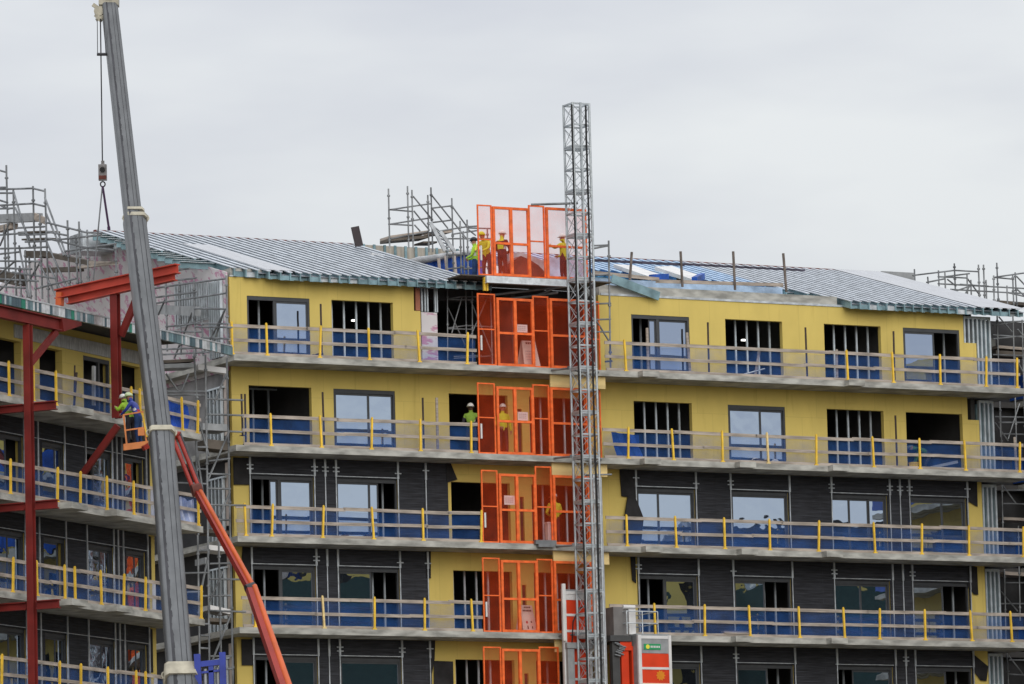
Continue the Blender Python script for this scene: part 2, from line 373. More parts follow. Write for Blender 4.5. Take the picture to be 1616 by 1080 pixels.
def studs(th, c, k, head, w=-.62, n=5):
    a, b = c; m = MB()
    for i in range(n):
        u = a + .12 + (b - a) * (i + .35) / n
        m.box(u, u + .05, w - .06, w, T[k], head + .25); m.box(u + .05, u + .062, w - .015, w + .0, T[k], head + .25)
    m.box(a - .1, b + .1, w - .06, w - .003, head + .25, head + .31)
    th.part('stud_frame', m, STUD)
G2 = [('g', .58), ('g', .42)]; GO = [('g', .56), ('o', .44)]; OG = [('o', .42), ('f', .04), ('g', .54)]; ONG = [('o', .30), ('g', .13), ('f', .05), ('g', .52)]; GNO = [('g', .56), ('g', .16), ('o', .28)]
plan = {0: {'a': OG, 'b': 's', 'e': ONG, 'f': 's', 'g': 's', 'h': GO}, 1: {'a': 'd', 'b': G2, 'c': 'o', 'd': 's', 'e': 's', 'f': G2, 'g': 's', 'h': 'o'},
        2: {'a': ONG, 'b': GNO, 'c': 'o', 'd': 's', 'e': [('g', .38), ('g', .62)], 'f': [('g', 1)], 'g': [('g', .34), ('g', .36), ('g', .3)], 'h': [('g', .6), ('g', .4)]},
        3: {'a': OG, 'b': GO, 'c': 's', 'd': 's', 'e': OG, 'f': GO, 'g': [('g', .5), ('g', .5)], 'h': GO},
        4: {'a': OG, 'b': [('g', 1)], 'c': 's', 'd': 's', 'e': [('g', 1)], 'f': GO, 'g': [('o', .3), ('g', .7)], 'h': GO}}
for k, row in plan.items():
    hd = T[k] + 2.19
    for c, sp in row.items():
        if sp == 's': studs(B, COLS[c], k, hd)
        elif sp == 'd': studs(B, COLS[c], k, hd, -2.8, 4)
        elif sp != 'o':
            window(B, COLS[c], k, hd, 0, sp)
            if sp[0][0] == 'o': studs(B, (COLS[c][0], COLS[c][0] + 1.0), k, hd, -.8, 2)
            elif sp[-1][0] == 'o': studs(B, (COLS[c][1] - .9, COLS[c][1]), k, hd, -.8, 2)
m = MB()
for (x, y, w_) in ((559, 506, -2.5), (1174, 537, -2.5), (1075, 534, -.5)):
    u, z = M.uz(x, y, w_)
    if w_ < -1: m = MB(); m.box(u - .08, u + .08, w_ - .06, w_ + .06, z - .025, z + .025); B.part('ceiling_light', m, LAMP)
# black cladding on the lower storeys with grey vertical rails
clad = {2: (-10.02, -2.62, 4.62, 18.09), 3: (-10.02, -3.45, 4.62, 18.09), 4: (-10.02, -3.4, 4.62, 18.09)}
railsM = (-10.02, -7.64, -7.24, -6.84, -4.52, -3.47); railsR = (4.64, 7.01, 8.39, 10.76, 12.46, 14.85, 15.27, 15.66, 18.07)
for k, (a, b, c, d) in clad.items():
    z0, z1 = T[k], T[k] + 2.79; hd = T[k] + 2.19
    m = MB(); hs = [(q[0] - .002, q[1] + .002, z0 - .01, hd - .004) for q in COLS.values()]
    m.grid_wall(a, b, z0, z1, hs, .004, .05); m2 = MB(); m2.grid_wall(c, d, z0, z1, hs, .004, .05)
    for zz in [z0 + .32 * i for i in range(1, 9)]:          # board joints as proud battens
        for (p, q) in ((a, b), (c, d)):
            if zz > hd + .05: (m if p == a else m2).box(p + .02, q - .02, .05, .058, zz - .012, zz + .012)
    B.part('cladding', m, BLK); B.part('cladding', m2, BLK)
    for u in [r for r in railsM if r < b + .1] + list(railsR):
        m = MB(); m.box(u - .035, u + .035, .06, .10, hd + .02, z1 - .002); m.box(u - .017, u + .017, .06, .085, z0, hd + .018)
        if random.random() < .6:
            for zz in (hd + .33, hd + .2):
                if random.random() < .7: m.box(u - .12, u + .12, .07, .105, zz - .018, zz + .018)
        B.part('cladding_rail', m, GALV)
    for q in ('a', 'b', 'e', 'f', 'g', 'h'):
        m = MB(); p = COLS[q]; m.box(p[0] - .02, p[1] + .02, .052, .075, hd + .035, hd + .06); B.part('window_head_flashing', m, GALV)
def flap(pts, w0=.055, w1=.075, mt=BLKM):
    m = MB(); m.prism([M.uz(x, y, w1) for x, y in pts], w0, w1); B.part('membrane_flap', m, mt)
flap([(368, 722), (396, 723), (397, 765), (369, 765)]); flap([(383, 863), (397, 864), (397, 906), (386, 904), (382, 880)]); flap([(381, 1009), (399, 1009), (400, 1050), (382, 1050)])
flap([(704, 729), (711, 730), (722, 757), (705, 762)]); flap([(672, 869), (680, 869), (680, 913), (673, 912)]); flap([(679, 1008), (687, 1008), (686, 1040), (679, 1080)]); flap([(685, 1043), (715, 1044), (716, 1085), (685, 1085)])
flap([(978, 741), (1001, 742), (1003, 787), (981, 783)]); flap([(995, 878), (1003, 879), (1004, 921), (998, 916)])
m = MB(); m.prism([M.uz(x, y, .16) for x, y in ((991, 785), (1003, 786), (1008, 797), (1016, 818), (1012, 858), (986, 856), (986, 815))], .11, .16); B.part('membrane_flap', m, BLKM)
flap([(1525, 757), (1542, 760), (1543, 800), (1526, 790)]); flap([(1528, 893), (1542, 895), (1544, 939), (1537, 938), (1528, 926)]); flap([(1533, 1030), (1560, 1052), (1557, 1075), (1548, 1074), (1534, 1056)])
# end bay of bare steel studs at the right
for k in range(5):
    m = MB(); zt = T[k]
    us = [18.76, 18.95, 19.12, 19.3] if k else [18.24, 18.42, 18.6, 18.78, 18.95, 19.12, 19.3]
    for i, u in enumerate(us):
        lo = zt if u > 18.7 else 27.7
        m.box(u, u + .07, -.16, -.03, lo, zt + 2.62)
    m.box(us[0], 19.37, -.165, -.028, zt + 2.62, zt + 2.72); m.box(18.74, 19.38, -.5, -.2, zt, zt + 2.6, 1)
    B.part('stud_frame', m, [STUD, TEAL])
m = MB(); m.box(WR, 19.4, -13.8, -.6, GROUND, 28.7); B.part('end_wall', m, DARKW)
# plywood strips under the slab edge behind the hoist
for k in (1, 2, 3, 4):
    m = MB(); x0 = 868 + 2.5 * (k - 1); u0 = M.U(x0, 600 + 140 * (k - 1), 1.2); u1 = M.U(955 + 3 * (k - 1), 605 + 140 * (k - 1), 1.2)
    m.box(u0, u1, 1.16, 1.22, T[k - 1] - .2 - .42, T[k - 1] - .203); B.part('plywood_strip', m, PLY)
# printed insulation and stud bay beside the top opening
m = MB(); a = M.U(665, 520, -.1); b = M.U(690, 520, -.1); m.box(a, b, -.12, -.08, T[0], 27.88); B.part('insulation_board', m, PINK)
m = MB()
for x in (664, 669, 673, 685, 688): u = M.U(x, 465, -.1); m.box(u, u + .045, -.14, -.06, 27.9, 28.7)
m.box(a, b, -.14, -.06, 28.7, 28.75); B.part('stud_frame', m, STUD)
m = MB(); a = M.U(656, 470, -.02); b = M.U(663, 470, -.02); m.box(a, b, -.1, -.03, 27.92, 28.7); B.part('timber_lining', m, mat('reddish_timber', (.33, .13, .08), .8, scale=3))

# ------------------------------------------------------------------ sloping roof of side-by-side steel rafters
EW, EZ, SL = .6, 28.88, .28
RW = -9.15
rz = lambda w_: EZ + (EW - w_) * SL
RIB = mat('roof_rib_steel', (.50, .53, .57), .45, .4, var=.2, scale=2.5)
BLUER = mat('blue_film_rib', (.40, .54, .70), .5, .2, var=.2)
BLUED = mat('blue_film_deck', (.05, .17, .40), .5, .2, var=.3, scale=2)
def rafter(u, w0, w1, mt, dk=None):
    m = MB(); t = .25
    m.prismu([(w0, rz(w0)), (w1, rz(w1)), (w1, rz(w1) - t), (w0, rz(w0) - t)], u, u + .045)
    m.prismu([(w0, rz(w0) + .030), (w1, rz(w1) + .030), (w1, rz(w1)), (w0, rz(w0))], u - .06, u + .10, 1)
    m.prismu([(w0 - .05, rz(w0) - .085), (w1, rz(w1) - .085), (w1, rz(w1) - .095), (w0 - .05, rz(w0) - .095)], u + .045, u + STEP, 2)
    m.prismu([(w0, rz(w0) - t), (w1, rz(w1) - t), (w1, rz(w1) - t - .012), (w0, rz(w0) - t - .012)], u, u + .13)
    q = w0 - random.choice((.05, .12, .2)); m.prismu([(q, rz(q) - .1), (q - .02, rz(q) - .1), (q - .02, rz(q) - t - .01), (q, rz(q) - t - .01)], u + .046, u + STEP - .002, random.choice((0, 0, 0, 3)))
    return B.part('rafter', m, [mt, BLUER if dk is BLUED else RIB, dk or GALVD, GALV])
STEP = .365
SHEET = mat('pale_roof_sheet', (.44, .45, .47), .55, .1, var=.12, scale=3, stretch=(9, .3, 1))
u = -11.2
while u < -1.1:
    e = EW if u > -9.0 else max(-.05, -.05 + (u + 10.9) / 1.9 * .65)
    if u < -10.7: e = -1.5 - (-10.7 - u) * 5.0
    rafter(u, e, RW, TEAL); u += STEP
BLUEG = mat('blue_filmed_steel', (.12, .30, .50), .45, .4, var=.3, scale=2)
u = 3.7
while u < 20.45:
    if u < 11.9: e = -5.4 + (u - 5.5) * .42
    elif u < 13.2: e = -2.4 + (u - 11.9) / 1.3 * 3.0
    else: e = EW
    e = max(-5.9, min(e, EW)); rafter(u, e, RW, BLUEG if u < 11.8 else TEAL, BLUED if u < 11.8 else GALVD); u += STEP
for (a, b) in ((-10.6, -1.5), (3.5, 19.4)):                 # decking under the rafters
    m = MB(); m.prismu([(-.3, rz(-.3) - .27), (RW, rz(RW) - .27), (RW, rz(RW) - .3), (-.3, rz(-.3) - .3)], a, b); B.part('roof_deck', m, TEAL)
m = MB(); m.bar((-11.3, RW - .1, rz(RW) - .06), (-1.1, RW - .1, rz(RW) - .06), .16, .2); B.part('ridge_beam', m, RUST)
m = MB(); m.bar((3.6, RW - .1, rz(RW) - .05), (20.5, RW - .1, rz(RW) - .05), .16, .2); B.part('ridge_beam', m, RUST)
m = MB(); p = rz(RW) + .016; m.prismu([(-7.2, rz(-7.2) + .016), (-7.9, rz(-7.9) + .016), (-7.9, rz(-7.9) + .03), (-7.2, rz(-7.2) + .03)], -11.3, -2.0); 
for i in range(3):                                          # flat sheets already laid on the left rafters and at the right end
    pass
m = MB(); m.prismu([(.58, rz(.58) + .034), (RW, rz(RW) + .034), (RW, rz(RW) + .045), (.58, rz(.58) + .045)], 18.5, 20.5); B.part('roof_sheet', m, SHEET)
m = MB(); m.prismu([(.3, rz(.3) + .034), (-6.2, rz(-6.2) + .034), (-6.2, rz(-6.2) + .045), (.3, rz(.3) + .045)], -9.4, -8.3); B.part('roof_sheet', m, SHEET)
m = MB(); a = M.pw(1392, 428, -10); b = M.pw(1442, 432, -10); m.box(a[0], b[0], -10.6, -10, 30.6, a[2]); B.part('ridge_housing', m, GREYM)
# outriggers over the left flank
for i in range(13):
    wq = -1.4 - i * .58; m = MB(); z = rz(wq) - .06
    m.box(-11.75, -10.3, wq - .025, wq + .025, z - .2, z); m.box(-11.75, -10.3, wq - .02, wq + .13, z, z + .012, 1); B.part('outrigger', m, [TEAL, GALVW])
m = MB(); m.box(-11.9, -10.4, -10.0, -8.9, 30.85, 31.5); B.part('ridge_box_gutter', m, GALV)
# concrete upstands above the top storey wall and grey flashing
for (a, b, c) in ((3.45, 13.0, 29.12), (-10.55, -9.2, 29.05)): m = MB(); m.box(a, b, -1.2, -.02, 28.76, c); B.part('parapet_upstand', m, CONC)
for (a, b, c) in ((3.5, 18.7, 28.83), (-10.6, -3.7, 28.80)): m = MB(); m.box(a, b, -.02, .03, 28.755, c); B.part('wall_flashing', m, GALV)
m = MB(); m.box(3.6, 11.8, -1.9, -1.7, 29.125, 29.62); B.part('upstand_membrane', m, mat('pale_blue_membrane', (.32, .42, .56), .5, var=.4, scale=1.2, bump=.3))
m = MB(); a = M.pw(965, 440, .2); b = M.pw(1040, 468, .2); m.bar(a, b, .08, .3); B.part('loose_rafter', m, TEAL)
# white membrane rolls lying on the blue rafters, blue ends
for (xa, ya, xb, yb) in ((975, 420, 1050, 434), (1035, 420, 1100, 441)):
    pass
def on_roof(x, y, lift=0):
    r = ray(x, y); b_ = EZ + SL * (EW + M.o.dot(M.n)) + lift; t = b_ / (r.z + SL * r.dot(M.n)); X = r * t
    return ((X - M.o).dot(M.d), (X - M.o).dot(M.n), X.z)
for i, poly in enumerate((((968, 417), (1000, 419), (1052, 437), (1028, 438)), ((1033, 421), (1060, 420), (1108, 436), (1096, 442)))):
    pts = [on_roof(x, y, .16) for x, y in poly]; m = MB()
    lo = [(p[0], p[1], p[2] - .14) for p in pts]
    m.add(pts + lo, [(0, 1, 2, 3), (7, 6, 5, 4), (0, 4, 5, 1), (3, 2, 6, 7), (0, 3, 7, 4)], 0); m.add(pts + lo, [(1, 5, 6, 2)], 0)
    m.bar(pts[2], pts[3], .2, .2, 1); B.part('membrane_roll', m, [WHT, BLUET])
# left flank wall: printed insulation boards, corrugated steel and studs
m = MB(); m.prismu([(-.02, 28.9), (-1.5, 29.3), (-8.6, 31.2), (-10, 31.35), (-15.6, 31.55), (-19.5, 31.0), (-19.5, 25.6), (-.02, 25.6)], -10.72, -10.66); B.part('flank_wall', m, PINK)
m = MB(); m.box(-10.64, -10.4, -19.5, -.2, GROUND, 28.5); B.part('flank_wall', m, DARKW)
m = MB(); m.box(-10.73, -10.66, -14, -.3, T[1] - .3, 25.58); B.part('flank_board', m, mat('grey_flank_board', (.21, .205, .205), .85, var=.3, scale=1.2))
m = MB()
for i in range(14): wq = -3.9 + i * .19; m.box(-10.80, -10.73, wq, wq + .1, 27.55, 28.75 + (14 - i) * .02)
m.box(-10.745, -10.722, -3.95, -1.3, 27.5, 28.8, 0); B.part('corrugated_panel', m, GALV)
m = MB()
for i in range(6): wq = -1.15 + i * .17; m.box(-10.84, -10.74, wq, wq + .05, 26.1, 28.7)
m.box(-10.76, -10.73, -1.1, -.35, 26.1, 28.7, 1); B.part('stud_frame', m, [STUD, DARKW])
for k in (1, 2, 3, 4):
    m = MB()
    for i in range(5): wq = -1.5 + i * .28; m.box(-10.85, -10.74, wq, wq + .06, T[k] - .1, T[k] + 2.1)
    m.box(-10.76, -10.73, -1.5, -.3, T[k] - .1, T[k] + 2.1, 1); m.box(-10.86, -10.73, -1.55, -.2, T[k] + 2.1, T[k] + 2.16); B.part('stud_frame', m, [STUD, DARKW])
m = MB()
for k in (1, 2, 3, 4): m.box(-10.75, -10.73, -.3, -.01, T[k] + .5, T[k] + 2.6)
B.part('edge_insulation', m, OFFW)

# ------------------------------------------------------------------ left wing
A = Thing(L, (0, 0, GROUND), 'apartment_wing', 'shadowed yellow and black apartment wing at left, receding behind the red steel columns', 'building')
LWA, LW0, LW1 = -1.7, -14.0, 3.18
LC = {'a': (-7.3, -5.17), 'b': (-4.03, -2.6), 'c': (-1.27, .44), 'd': (1.22, 2.5)}
for k in range(1, 5):
    z0, z1 = T[k], T[k] + 2.8; hd = T[k] + 2.21; m = MB()
    m.grid_wall(LW0, LW1, z0, z1 + (.15 if k == 1 else 0), [(a, b, z0, hd) for a, b in LC.values()], LWA - .25, LWA); A.part('wall', m, YEL)
    m = MB(); m.box(LW0, 3.36, -9.5, 0, T[k] - .2, T[k])
    for x in ((107,) if k == 1 else (108, 179)):
        u = L.U(x, (645 if k == 1 else 800 + (k - 2) * 145) + (x - 107) * .17, .3); m.box(u, u + (1.0 if k > 1 else 1.4), 0, .42, T[k] - .203, T[k] - .004)
    A.part('balcony_slab', m, CONC)
m = MB(); m.box(LW0, LW1, -9.4, LWA - .05, GROUND, T[4] - .2); A.part('lower_wall', m, YEL)
m = MB()
for k in range(1, 5):
    for u in (-13.9, -8, -4.6, -1.9, .85, 3.05): m.box(u - .08, u + .08, -7.5, LWA - .27, T[k], T[k] + 2.8)
    m.box(LW0, 3.1, -7.7, -7.5, T[k], T[k] + 2.8)
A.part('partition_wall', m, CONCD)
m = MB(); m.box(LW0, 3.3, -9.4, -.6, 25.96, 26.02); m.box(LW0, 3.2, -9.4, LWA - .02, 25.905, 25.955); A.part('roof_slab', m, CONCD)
for i in range(1):                                          # striped metal roof edge
    m = MB(); u = -12.0
    mats = [TEAL, GALVW, mat('dark_teal_steel', (.10, .16, .19), .4, .5), mat('green_film_steel', (.03, .22, .15), .5, .2), GALV]
    while u < 5.3:
        wd = random.choice((.12, .16, .2, .26)); mi = random.choices(range(5), (4, 2.2, 3, .7, 2))[0]
        if -1.0 < u < .1: mi = 0
        m.box(u, u + wd - .02, .02, .14, 25.72, 26.0, mi); u += wd
    m.box(-12, 5.3, -.6, .16, 26.003, 26.05, 4); A.part('metal_roof_edge', m, mats)
m = MB(); m.box(-5.6, 3.2, -1.72, -1.65, 25.25, 25.66); A.part('eaves_board', m, mat('pale_eaves_concrete', (.42, .42, .41), .9, var=.2, scale=4, stretch=(4, 1, 1)))
LP = {1: {'a': 's', 'b': 's', 'c': [('o', .6), ('f', .06), ('o', .34)], 'd': 's'}, 2: {'a': GO, 'b': [('g', .7), ('g', .3)], 'c': [('o', .3), ('f', .05), ('g', .65)], 'd': GO}, 3: {'a': G2, 'b': [('g', .75), ('o', .25)], 'c': G2, 'd': G2}, 4: {'a': G2, 'b': G2, 'c': G2, 'd': G2}}
for k, row in LP.items():
    for c, sp in row.items():
        if sp == 's': studs(A, LC[c], k, T[k] + 2.21, LWA - 2.2, 4)
        else: window(A, LC[c], k, T[k] + 2.21, LWA, sp)
for k in (2, 3, 4):
    z0, z1 = T[k], T[k] + 2.79; hd = T[k] + 2.21; m = MB()
    m.grid_wall(LW0, 2.62, z0, z1, [(a + .002, b - .002, z0 - .01, hd - .004) for a, b in LC.values()], LWA + .004, LWA + .05); A.part('cladding', m, BLK)
    for u in (-5.19, -4.32, -2.66, -1.33, .38, .67, 1.0, 2.6):
        m = MB(); m.box(u - .03, u + .03, LWA + .055, LWA + .09, z0, z1 - .002); A.part('cladding_rail', m, GALV)
    m = MB(); m.box(LW0, 2.6, LWA + .052, LWA + .07, hd + .04, hd + .06); A.part('window_head_flashing', m, GALV)
    m = MB(); m.box(2.64, 2.9, LWA + .005, LWA + .03, T[k] + 1.35, T[k] + 2.75); A.part('membrane_flap', m, BLKM)
    m = MB(); m.box(LW1 - .22, LW1 - .002, LWA + .003, LWA + .02, T[k], T[k] + 1.3); A.part('edge_insulation', m, WHT)

# block across the yard that the lower windows mirror
Q = Frame((40, 160, 0), YAW + math.pi)
Y = Thing(Q, (0, 0, GROUND), 'facing_block', 'yellow block across the yard mirrored in the lower windows', 'building')
V = Frame(M.P(23.0, 0, 0), YAW - math.pi / 2)
Vt = Thing(V, (0, 0, GROUND), 'right_wing', 'yellow wing beyond the right edge mirrored in the left wing windows', 'building')
m = MB(); hs = [(-22 + 3.6 * i + (i % 3) * .5, -19.8 + 3.6 * i + (i % 3) * .5, T[k], T[k] + 2.2) for i in range(9) for k in range(0, 6)]
m.grid_wall(-24, 12, GROUND, 28.6, hs, -.2, 0); Vt.part('wall', m, YEL)
m = MB(); m.box(-24, 12, -8, -.9, GROUND, 28.4); Vt.part('inner_wall', m, DARKW)
for k in range(0, 7):
    m = MB(); m.box(-24, 12, 0, 1.3, T[k] - .2, T[k]); Vt.part('balcony_slab', m, CONC)
    m = MB(); m.box(-24, 12, 1.2, 1.25, T[k] + .1, T[k] + .95); Vt.part('blue_sheeting', m, BLUET)
m = MB(); hs = []
rnd = random.Random(3)
for k in range(9):
    u = -44 + rnd.random() * 2
    while u < 9:
        if rnd.random() < .85: hs.append((u, u + 2.3, GROUND + 3 * k + .3, GROUND + 3 * k + 2.5))
        u += 3.3 + rnd.random() * 2.2
m.grid_wall(-46, 12, GROUND, 26.2, hs, -.3, 0); Y.part('wall', m, YEL)
m = MB(); m.box(-46, 12, -10, -.9, GROUND, 26); Y.part('inner_wall', m, DARKW)
m = MB()
for k in range(1, 9): m.box(-46, 12, 0, 1.2, GROUND + 3 * k - .2, GROUND + 3 * k)
Y.part('balcony_slab', m, CONC)
m = MB(); m.box(-30, -23, 2, 7, GROUND, 24.2); m.box(-18, -12, 2, 6, GROUND, 23.4); m.box(-8, 1, 2, 6, GROUND, 23.9); Y.part('reflection_sheeting', m, mat('dark_green_sheeting', (.02, .05, .045), .8)); rnd2 = random.Random(11); pal = [WHT, BLUET, POST, DARKW, OFFW, TEAL, RUST, GALV, BLKM]  # unseen dark boxes, added to darken what the lower windows mirror
for i in range(46):
    u = rnd2.uniform(-34, 1); hi = 28.8 if u < -25.5 else 25.9; z = rnd2.uniform(20.2, hi - .3); m = MB(); wd = rnd2.choice((.25, .4, .9, 1.4)); ht = rnd2.choice((.3, .6, 1.5, 2.2)); o = rnd2.uniform(1.3, 2.6)
    m.bar((u, o, z), (u + rnd2.uniform(-.9, .9), o + .2, min(z + ht, hi)), wd, .3, 0, (0, 1, 0)); Y.part('reflection_clutter', m, pal[i % 9])  # unseen coloured bars, added only to vary the window reflections
m = MB(); m.box(-46, -25.8, -6, .4, 26.21, 27.6); Y.part('reflection_roof_box', m, DARKW)  # unseen dark box, added so the right-hand panes mirror something taller
m = MB(); m.box(-24.1, -23.4, -3, -2, 26.21, 27.7); m.box(-23.2, -22.1, -3, -1.5, 26.21, 26.9); Y.part('reflection_silhouette', m, GREYM)  # unseen blocks, added as a skyline for the panes to mirror
m = MB(); m.box(-22.6, -22.5, 3, 3.1, GROUND, 24.2); Y.part('post', m, mat('dark_green_sheeting', (.02, .05, .045), .8))

# ------------------------------------------------------------------ guardrails: yellow posts, planks, blue mesh
def guardrail(fr, k, posts, x_end, label, w=1.28, tilt=(), wood=(), net=True, group='guardrails on the balcony edges', gaps=()):
    yb = lambda x: fr._yb(k, x)
    us = [fr.U(x, yb(x), w) for x in posts]; ua = fr.U(x_end[0], yb(x_end[0]), w); ub = fr.U(x_end[1], yb(x_end[1]), w)
    th = Thing(fr, (ua, w, T[k]), 'guardrail', label, 'guardrail', group)
    for i, u in enumerate(us):
        m = MB(); tl = random.uniform(-.06, .06) + dict(tilt).get(i, 0)
        m.bar((u, w + .02, T[k] - .02), (u + tl, w + .03, T[k] + 1.07), .062, .062, 0, (0, 1, 0)); m.box(u - .07, u + .07, w - .1, w + .06, T[k] + .002, T[k] + .05)
        m.tube((u + tl, w + .03, T[k] + 1.07), (u + tl, w + .03, T[k] + 1.1), .03, n=8)
        th.part('post', m, PLY if i in wood else POST)
    for zc, ht, nm in ((.98, .11, 'top_rail'), (.50, .105, 'mid_rail')):
        u = ua; m = MB()
        while u < ub - .05:
            ln = min(random.uniform(2.6, 4.0), ub - u)
            if ub - u - ln < .6: ln = ub - u
            a, b = random.uniform(-.02, .02), random.uniform(-.02, .02); dw = random.choice((0, .005))
            m.bar((u - .06, w - .02 + dw, T[k] + zc + a), (u + ln, w - .02 + dw, T[k] + zc + b), .035, ht, 0); u += ln
        th.part(nm, m, PLANK)
    m = MB(); m.box(ua, ub, w - .05, w - .015, T[k] + .002, T[k] + .11); th.part('toe_board', m, PLANK)
    if net:
        m = MB(); n = max(2, int((ub - ua) / .45)); pr = None
        gp = [(fr.U(a, yb(a), w), fr.U(b, yb(b), w)) for a, b in gaps]
        for i in range(n + 1):
            u = ua + (ub - ua) * i / n; s_ = .025 * math.sin(u * 2.1) + random.uniform(-.012, .012)
            row = [(u, w - .075 + s_ * .3, T[k] + .93 + s_), (u, w - .12 + s_, T[k] + .5), (u, w - .09, T[k] + .03)]
            if pr and not any(g0 < u - .2 < g1 for g0, g1 in gp):
                for a, b, c, d in ((pr[0], row[0], row[1], pr[1]), (pr[1], row[1], row[2], pr[2])): m.quad(a, b, c, d)
            pr = row
        th.part('debris_netting', m, NET)
    return th
M._yb = lambda k, x: (566 + 143 * k) + (x - 375) * (.0425 - .009 * k)
L._yb = lambda k, x: (622 + 153 * (k - 1)) + x * (.21 - .028 * (k - 1))
nm = ['top', 'second', 'third', 'fourth', 'fifth']
gl = [([366.7, 421.5, 504.4, 583, 662, 737], (362, 753)), ([428, 507.4, 586, 663.5, 743.5], (386, 756)), ([388, 428.6, 509, 589.7, 667.8, 759], (376, 761)), ([403, 511.6, 590.8, 670, 746], (385, 763)), ([410, 512, 592, 671, 748], (390, 764))]
for k, (ps, xe) in enumerate(gl[:4]):
    guardrail(M, k, ps, xe, f'plank guardrail with blue netting on the {nm[k]} balcony left of the orange gates', wood=(1,) if k == 3 else ())
gr = [([988, 1338, 1410, 1484, 1556, 1605], (958, 1611)), ([991, 1063, 1140.4, 1212.5, 1288, 1379, 1452, 1524, 1609], (955, 1617)), ([989.7, 1067.3, 1143.8, 1215, 1291.6, 1381, 1454.5, 1529, 1614.7], (960, 1618)), ([1034, 1112, 1184, 1262, 1333, 1388, 1460, 1534, 1597], (966, 1619))]
for k, (ps, xe) in enumerate(gr):
    guardrail(M, k, ps, xe, f'plank guardrail with blue netting on the {nm[k]} balcony right of the hoist mast', wood=(3,) if k == 1 else ())
ll = {1: ([14, 52.5, 88, 206.6, 221, 287.7, 311], (-10, 318)), 2: ([16, 89.7, 126, 168.5, 210.7, 278, 313], (-10, 318)), 3: ([19.5, 58, 102, 118, 159.6, 194.5, 228.7, 317], (-10, 319)), 4: ([1.5, 93, 126.6, 170, 215, 230, 300], (-10, 320))}
for k, (ps, xe) in ll.items():
    guardrail(L, k, ps, xe, f'plank guardrail with blue netting on the {nm[k - 1]} balcony of the left wing', w=-.1)

# roof edge guard: timber posts and two rails above the right-hand wall
th = Thing(M, (4, .2, 29.12), 'roof_guardrail', 'weathered timber guard posts and rails along the right roof edge', 'guardrail')
ptops = [((997, 398), (994, 442)), ((1074, 397), (1077, 453)), ((1157, 397), (1160, 458)), ((1236, 400), (1241, 461))]
for (a, b) in ptops:
    m = MB(); m.bar(M.pw(*a, .1), M.pw(*b, .1), .07, .06, 0, (0, 1, 0)); th.part('post', m, mat('weathered_post', (.14, .115, .10), .85, var=.3))
m = MB(); m.bar(M.pw(938, 411, .03), M.pw(1080, 418, .03), .035, .09); m.bar(M.pw(1075, 417, .0), M.pw(1270, 427, .0), .035, .07); th.part('top_rail', m, mat('dark_violet_rail', (.055, .05, .075), .8, var=.4))
m = MB(); m.bar(M.pw(935, 430, .03), M.pw(1040, 441, .03), .035, .12); m.bar(M.pw(1035, 444, .0), M.pw(1236, 450, .0), .035, .12); th.part('mid_rail', m, PLANK)

# ------------------------------------------------------------------ orange landing gates at every slab edge
def gate(k, y0, xs, tops, base, label, w=1.30, zb=None, right=True):
    """xs: left panel l,r ; door l,centre,r ; tall panel r ; right door r ; outer r (pixels)"""
    zb = T[k] + .01 if zb is None else zb
    us = [M.U(x, y0, w) for x in xs]
    th = Thing(M, (us[0], w, zb), 'landing_gate', label, 'gate', 'orange landing gates up the hoist')
    Z = lambda x, y: M.uz(x, y, w)[1]
    zt = [Z(xs[0], tops[0]), Z(xs[2], tops[1]), Z(xs[5], tops[2]), Z(xs[6], tops[3])]; mid = zb + 1.08
    def panel(nm, a, b, top, midz, t=.05, centre=None, low=zb, dw=0):
        m = MB(); W0, W1 = w + dw - t / 2, w + dw + t / 2
        m.box(a, a + t, W0, W1, low, top); m.box(b - t, b, W0, W1, low, top)
        m.box(a + t, b - t, W0, W1, top - t, top); m.box(a + t, b - t, W0, W1, low, low + t)
        m.box(a + t, b - t, W0 + .003, W1 - .003, midz, midz + t * .9)
        if centre: m.box(centre - t * .6, centre + t * .6, W0 - .004, W1 + .004, low + t, top - t)
        o = th.part(nm, m, ORG)
        g_ = MB(); g_.quad((a + t, w + dw, low + t), (b - t, w + dw, low + t), (b - t, w + dw, top - t), (a + t, w + dw, top - t)); th.part('mesh_panel', g_, OMESH, o)
        return o
    panel('side_panel', us[0], us[1], zt[0], mid + .12, .045, dw=.0)
    panel('double_door', us[2], us[4], zt[1], mid, .085, us[3])
    panel('side_panel', us[4] + .01, us[5] - .01, zt[2], mid + .16, .05, dw=-.06)
    if right: panel('door', us[5], us[6], zt[3], mid, .085)
    m = MB(); m.box(us[0] + .07, us[0] + .13, w + .03, w + .06, zb + .5, zb + 1.0); th.part('latch_plate', m, WHT)
    if right and len(us) > 7:
        panel('side_panel', us[6] + .02, us[7], zt[3] + .02, mid, .04, dw=-.3)
    return th
for (k, y0, xs, tops) in ((0, 520, (754, 782, 784, 813, 842, 868, 927, 953), (463, 470, 468, 474)), (1, 660, (754, 781.7, 783.7, 813, 842, 869, 928, 955), (604, 610, 607.4, 614)),
                          (2, 800, (760, 786, 787.6, 816, 846, 873, 931, 957), (741.7, 747.7, 736.4, 752)), (3, 940, (762, 789.4, 791, 819, 848.8, 874.5, 934, 960), (880, 884, 882.5, 887)),
                          (4, 1060, (763, 791, 792, 821, 852, 884), (1020.6, 1024, 1021))):
    gate(k, y0, xs, tops + (tops[-1],) if len(tops) < 4 else tops, 0, f'orange mesh landing gate at the {nm[k]} balcony beside the hoist mast' if k else 'orange mesh landing gate at the top balcony, a folding sign standing behind it', right=k < 4) if k < 4 else gate(k, y0, xs + (890,), tops + (1024,), 0, 'orange mesh landing gate lowest in view, cut off by the bottom edge', right=False)
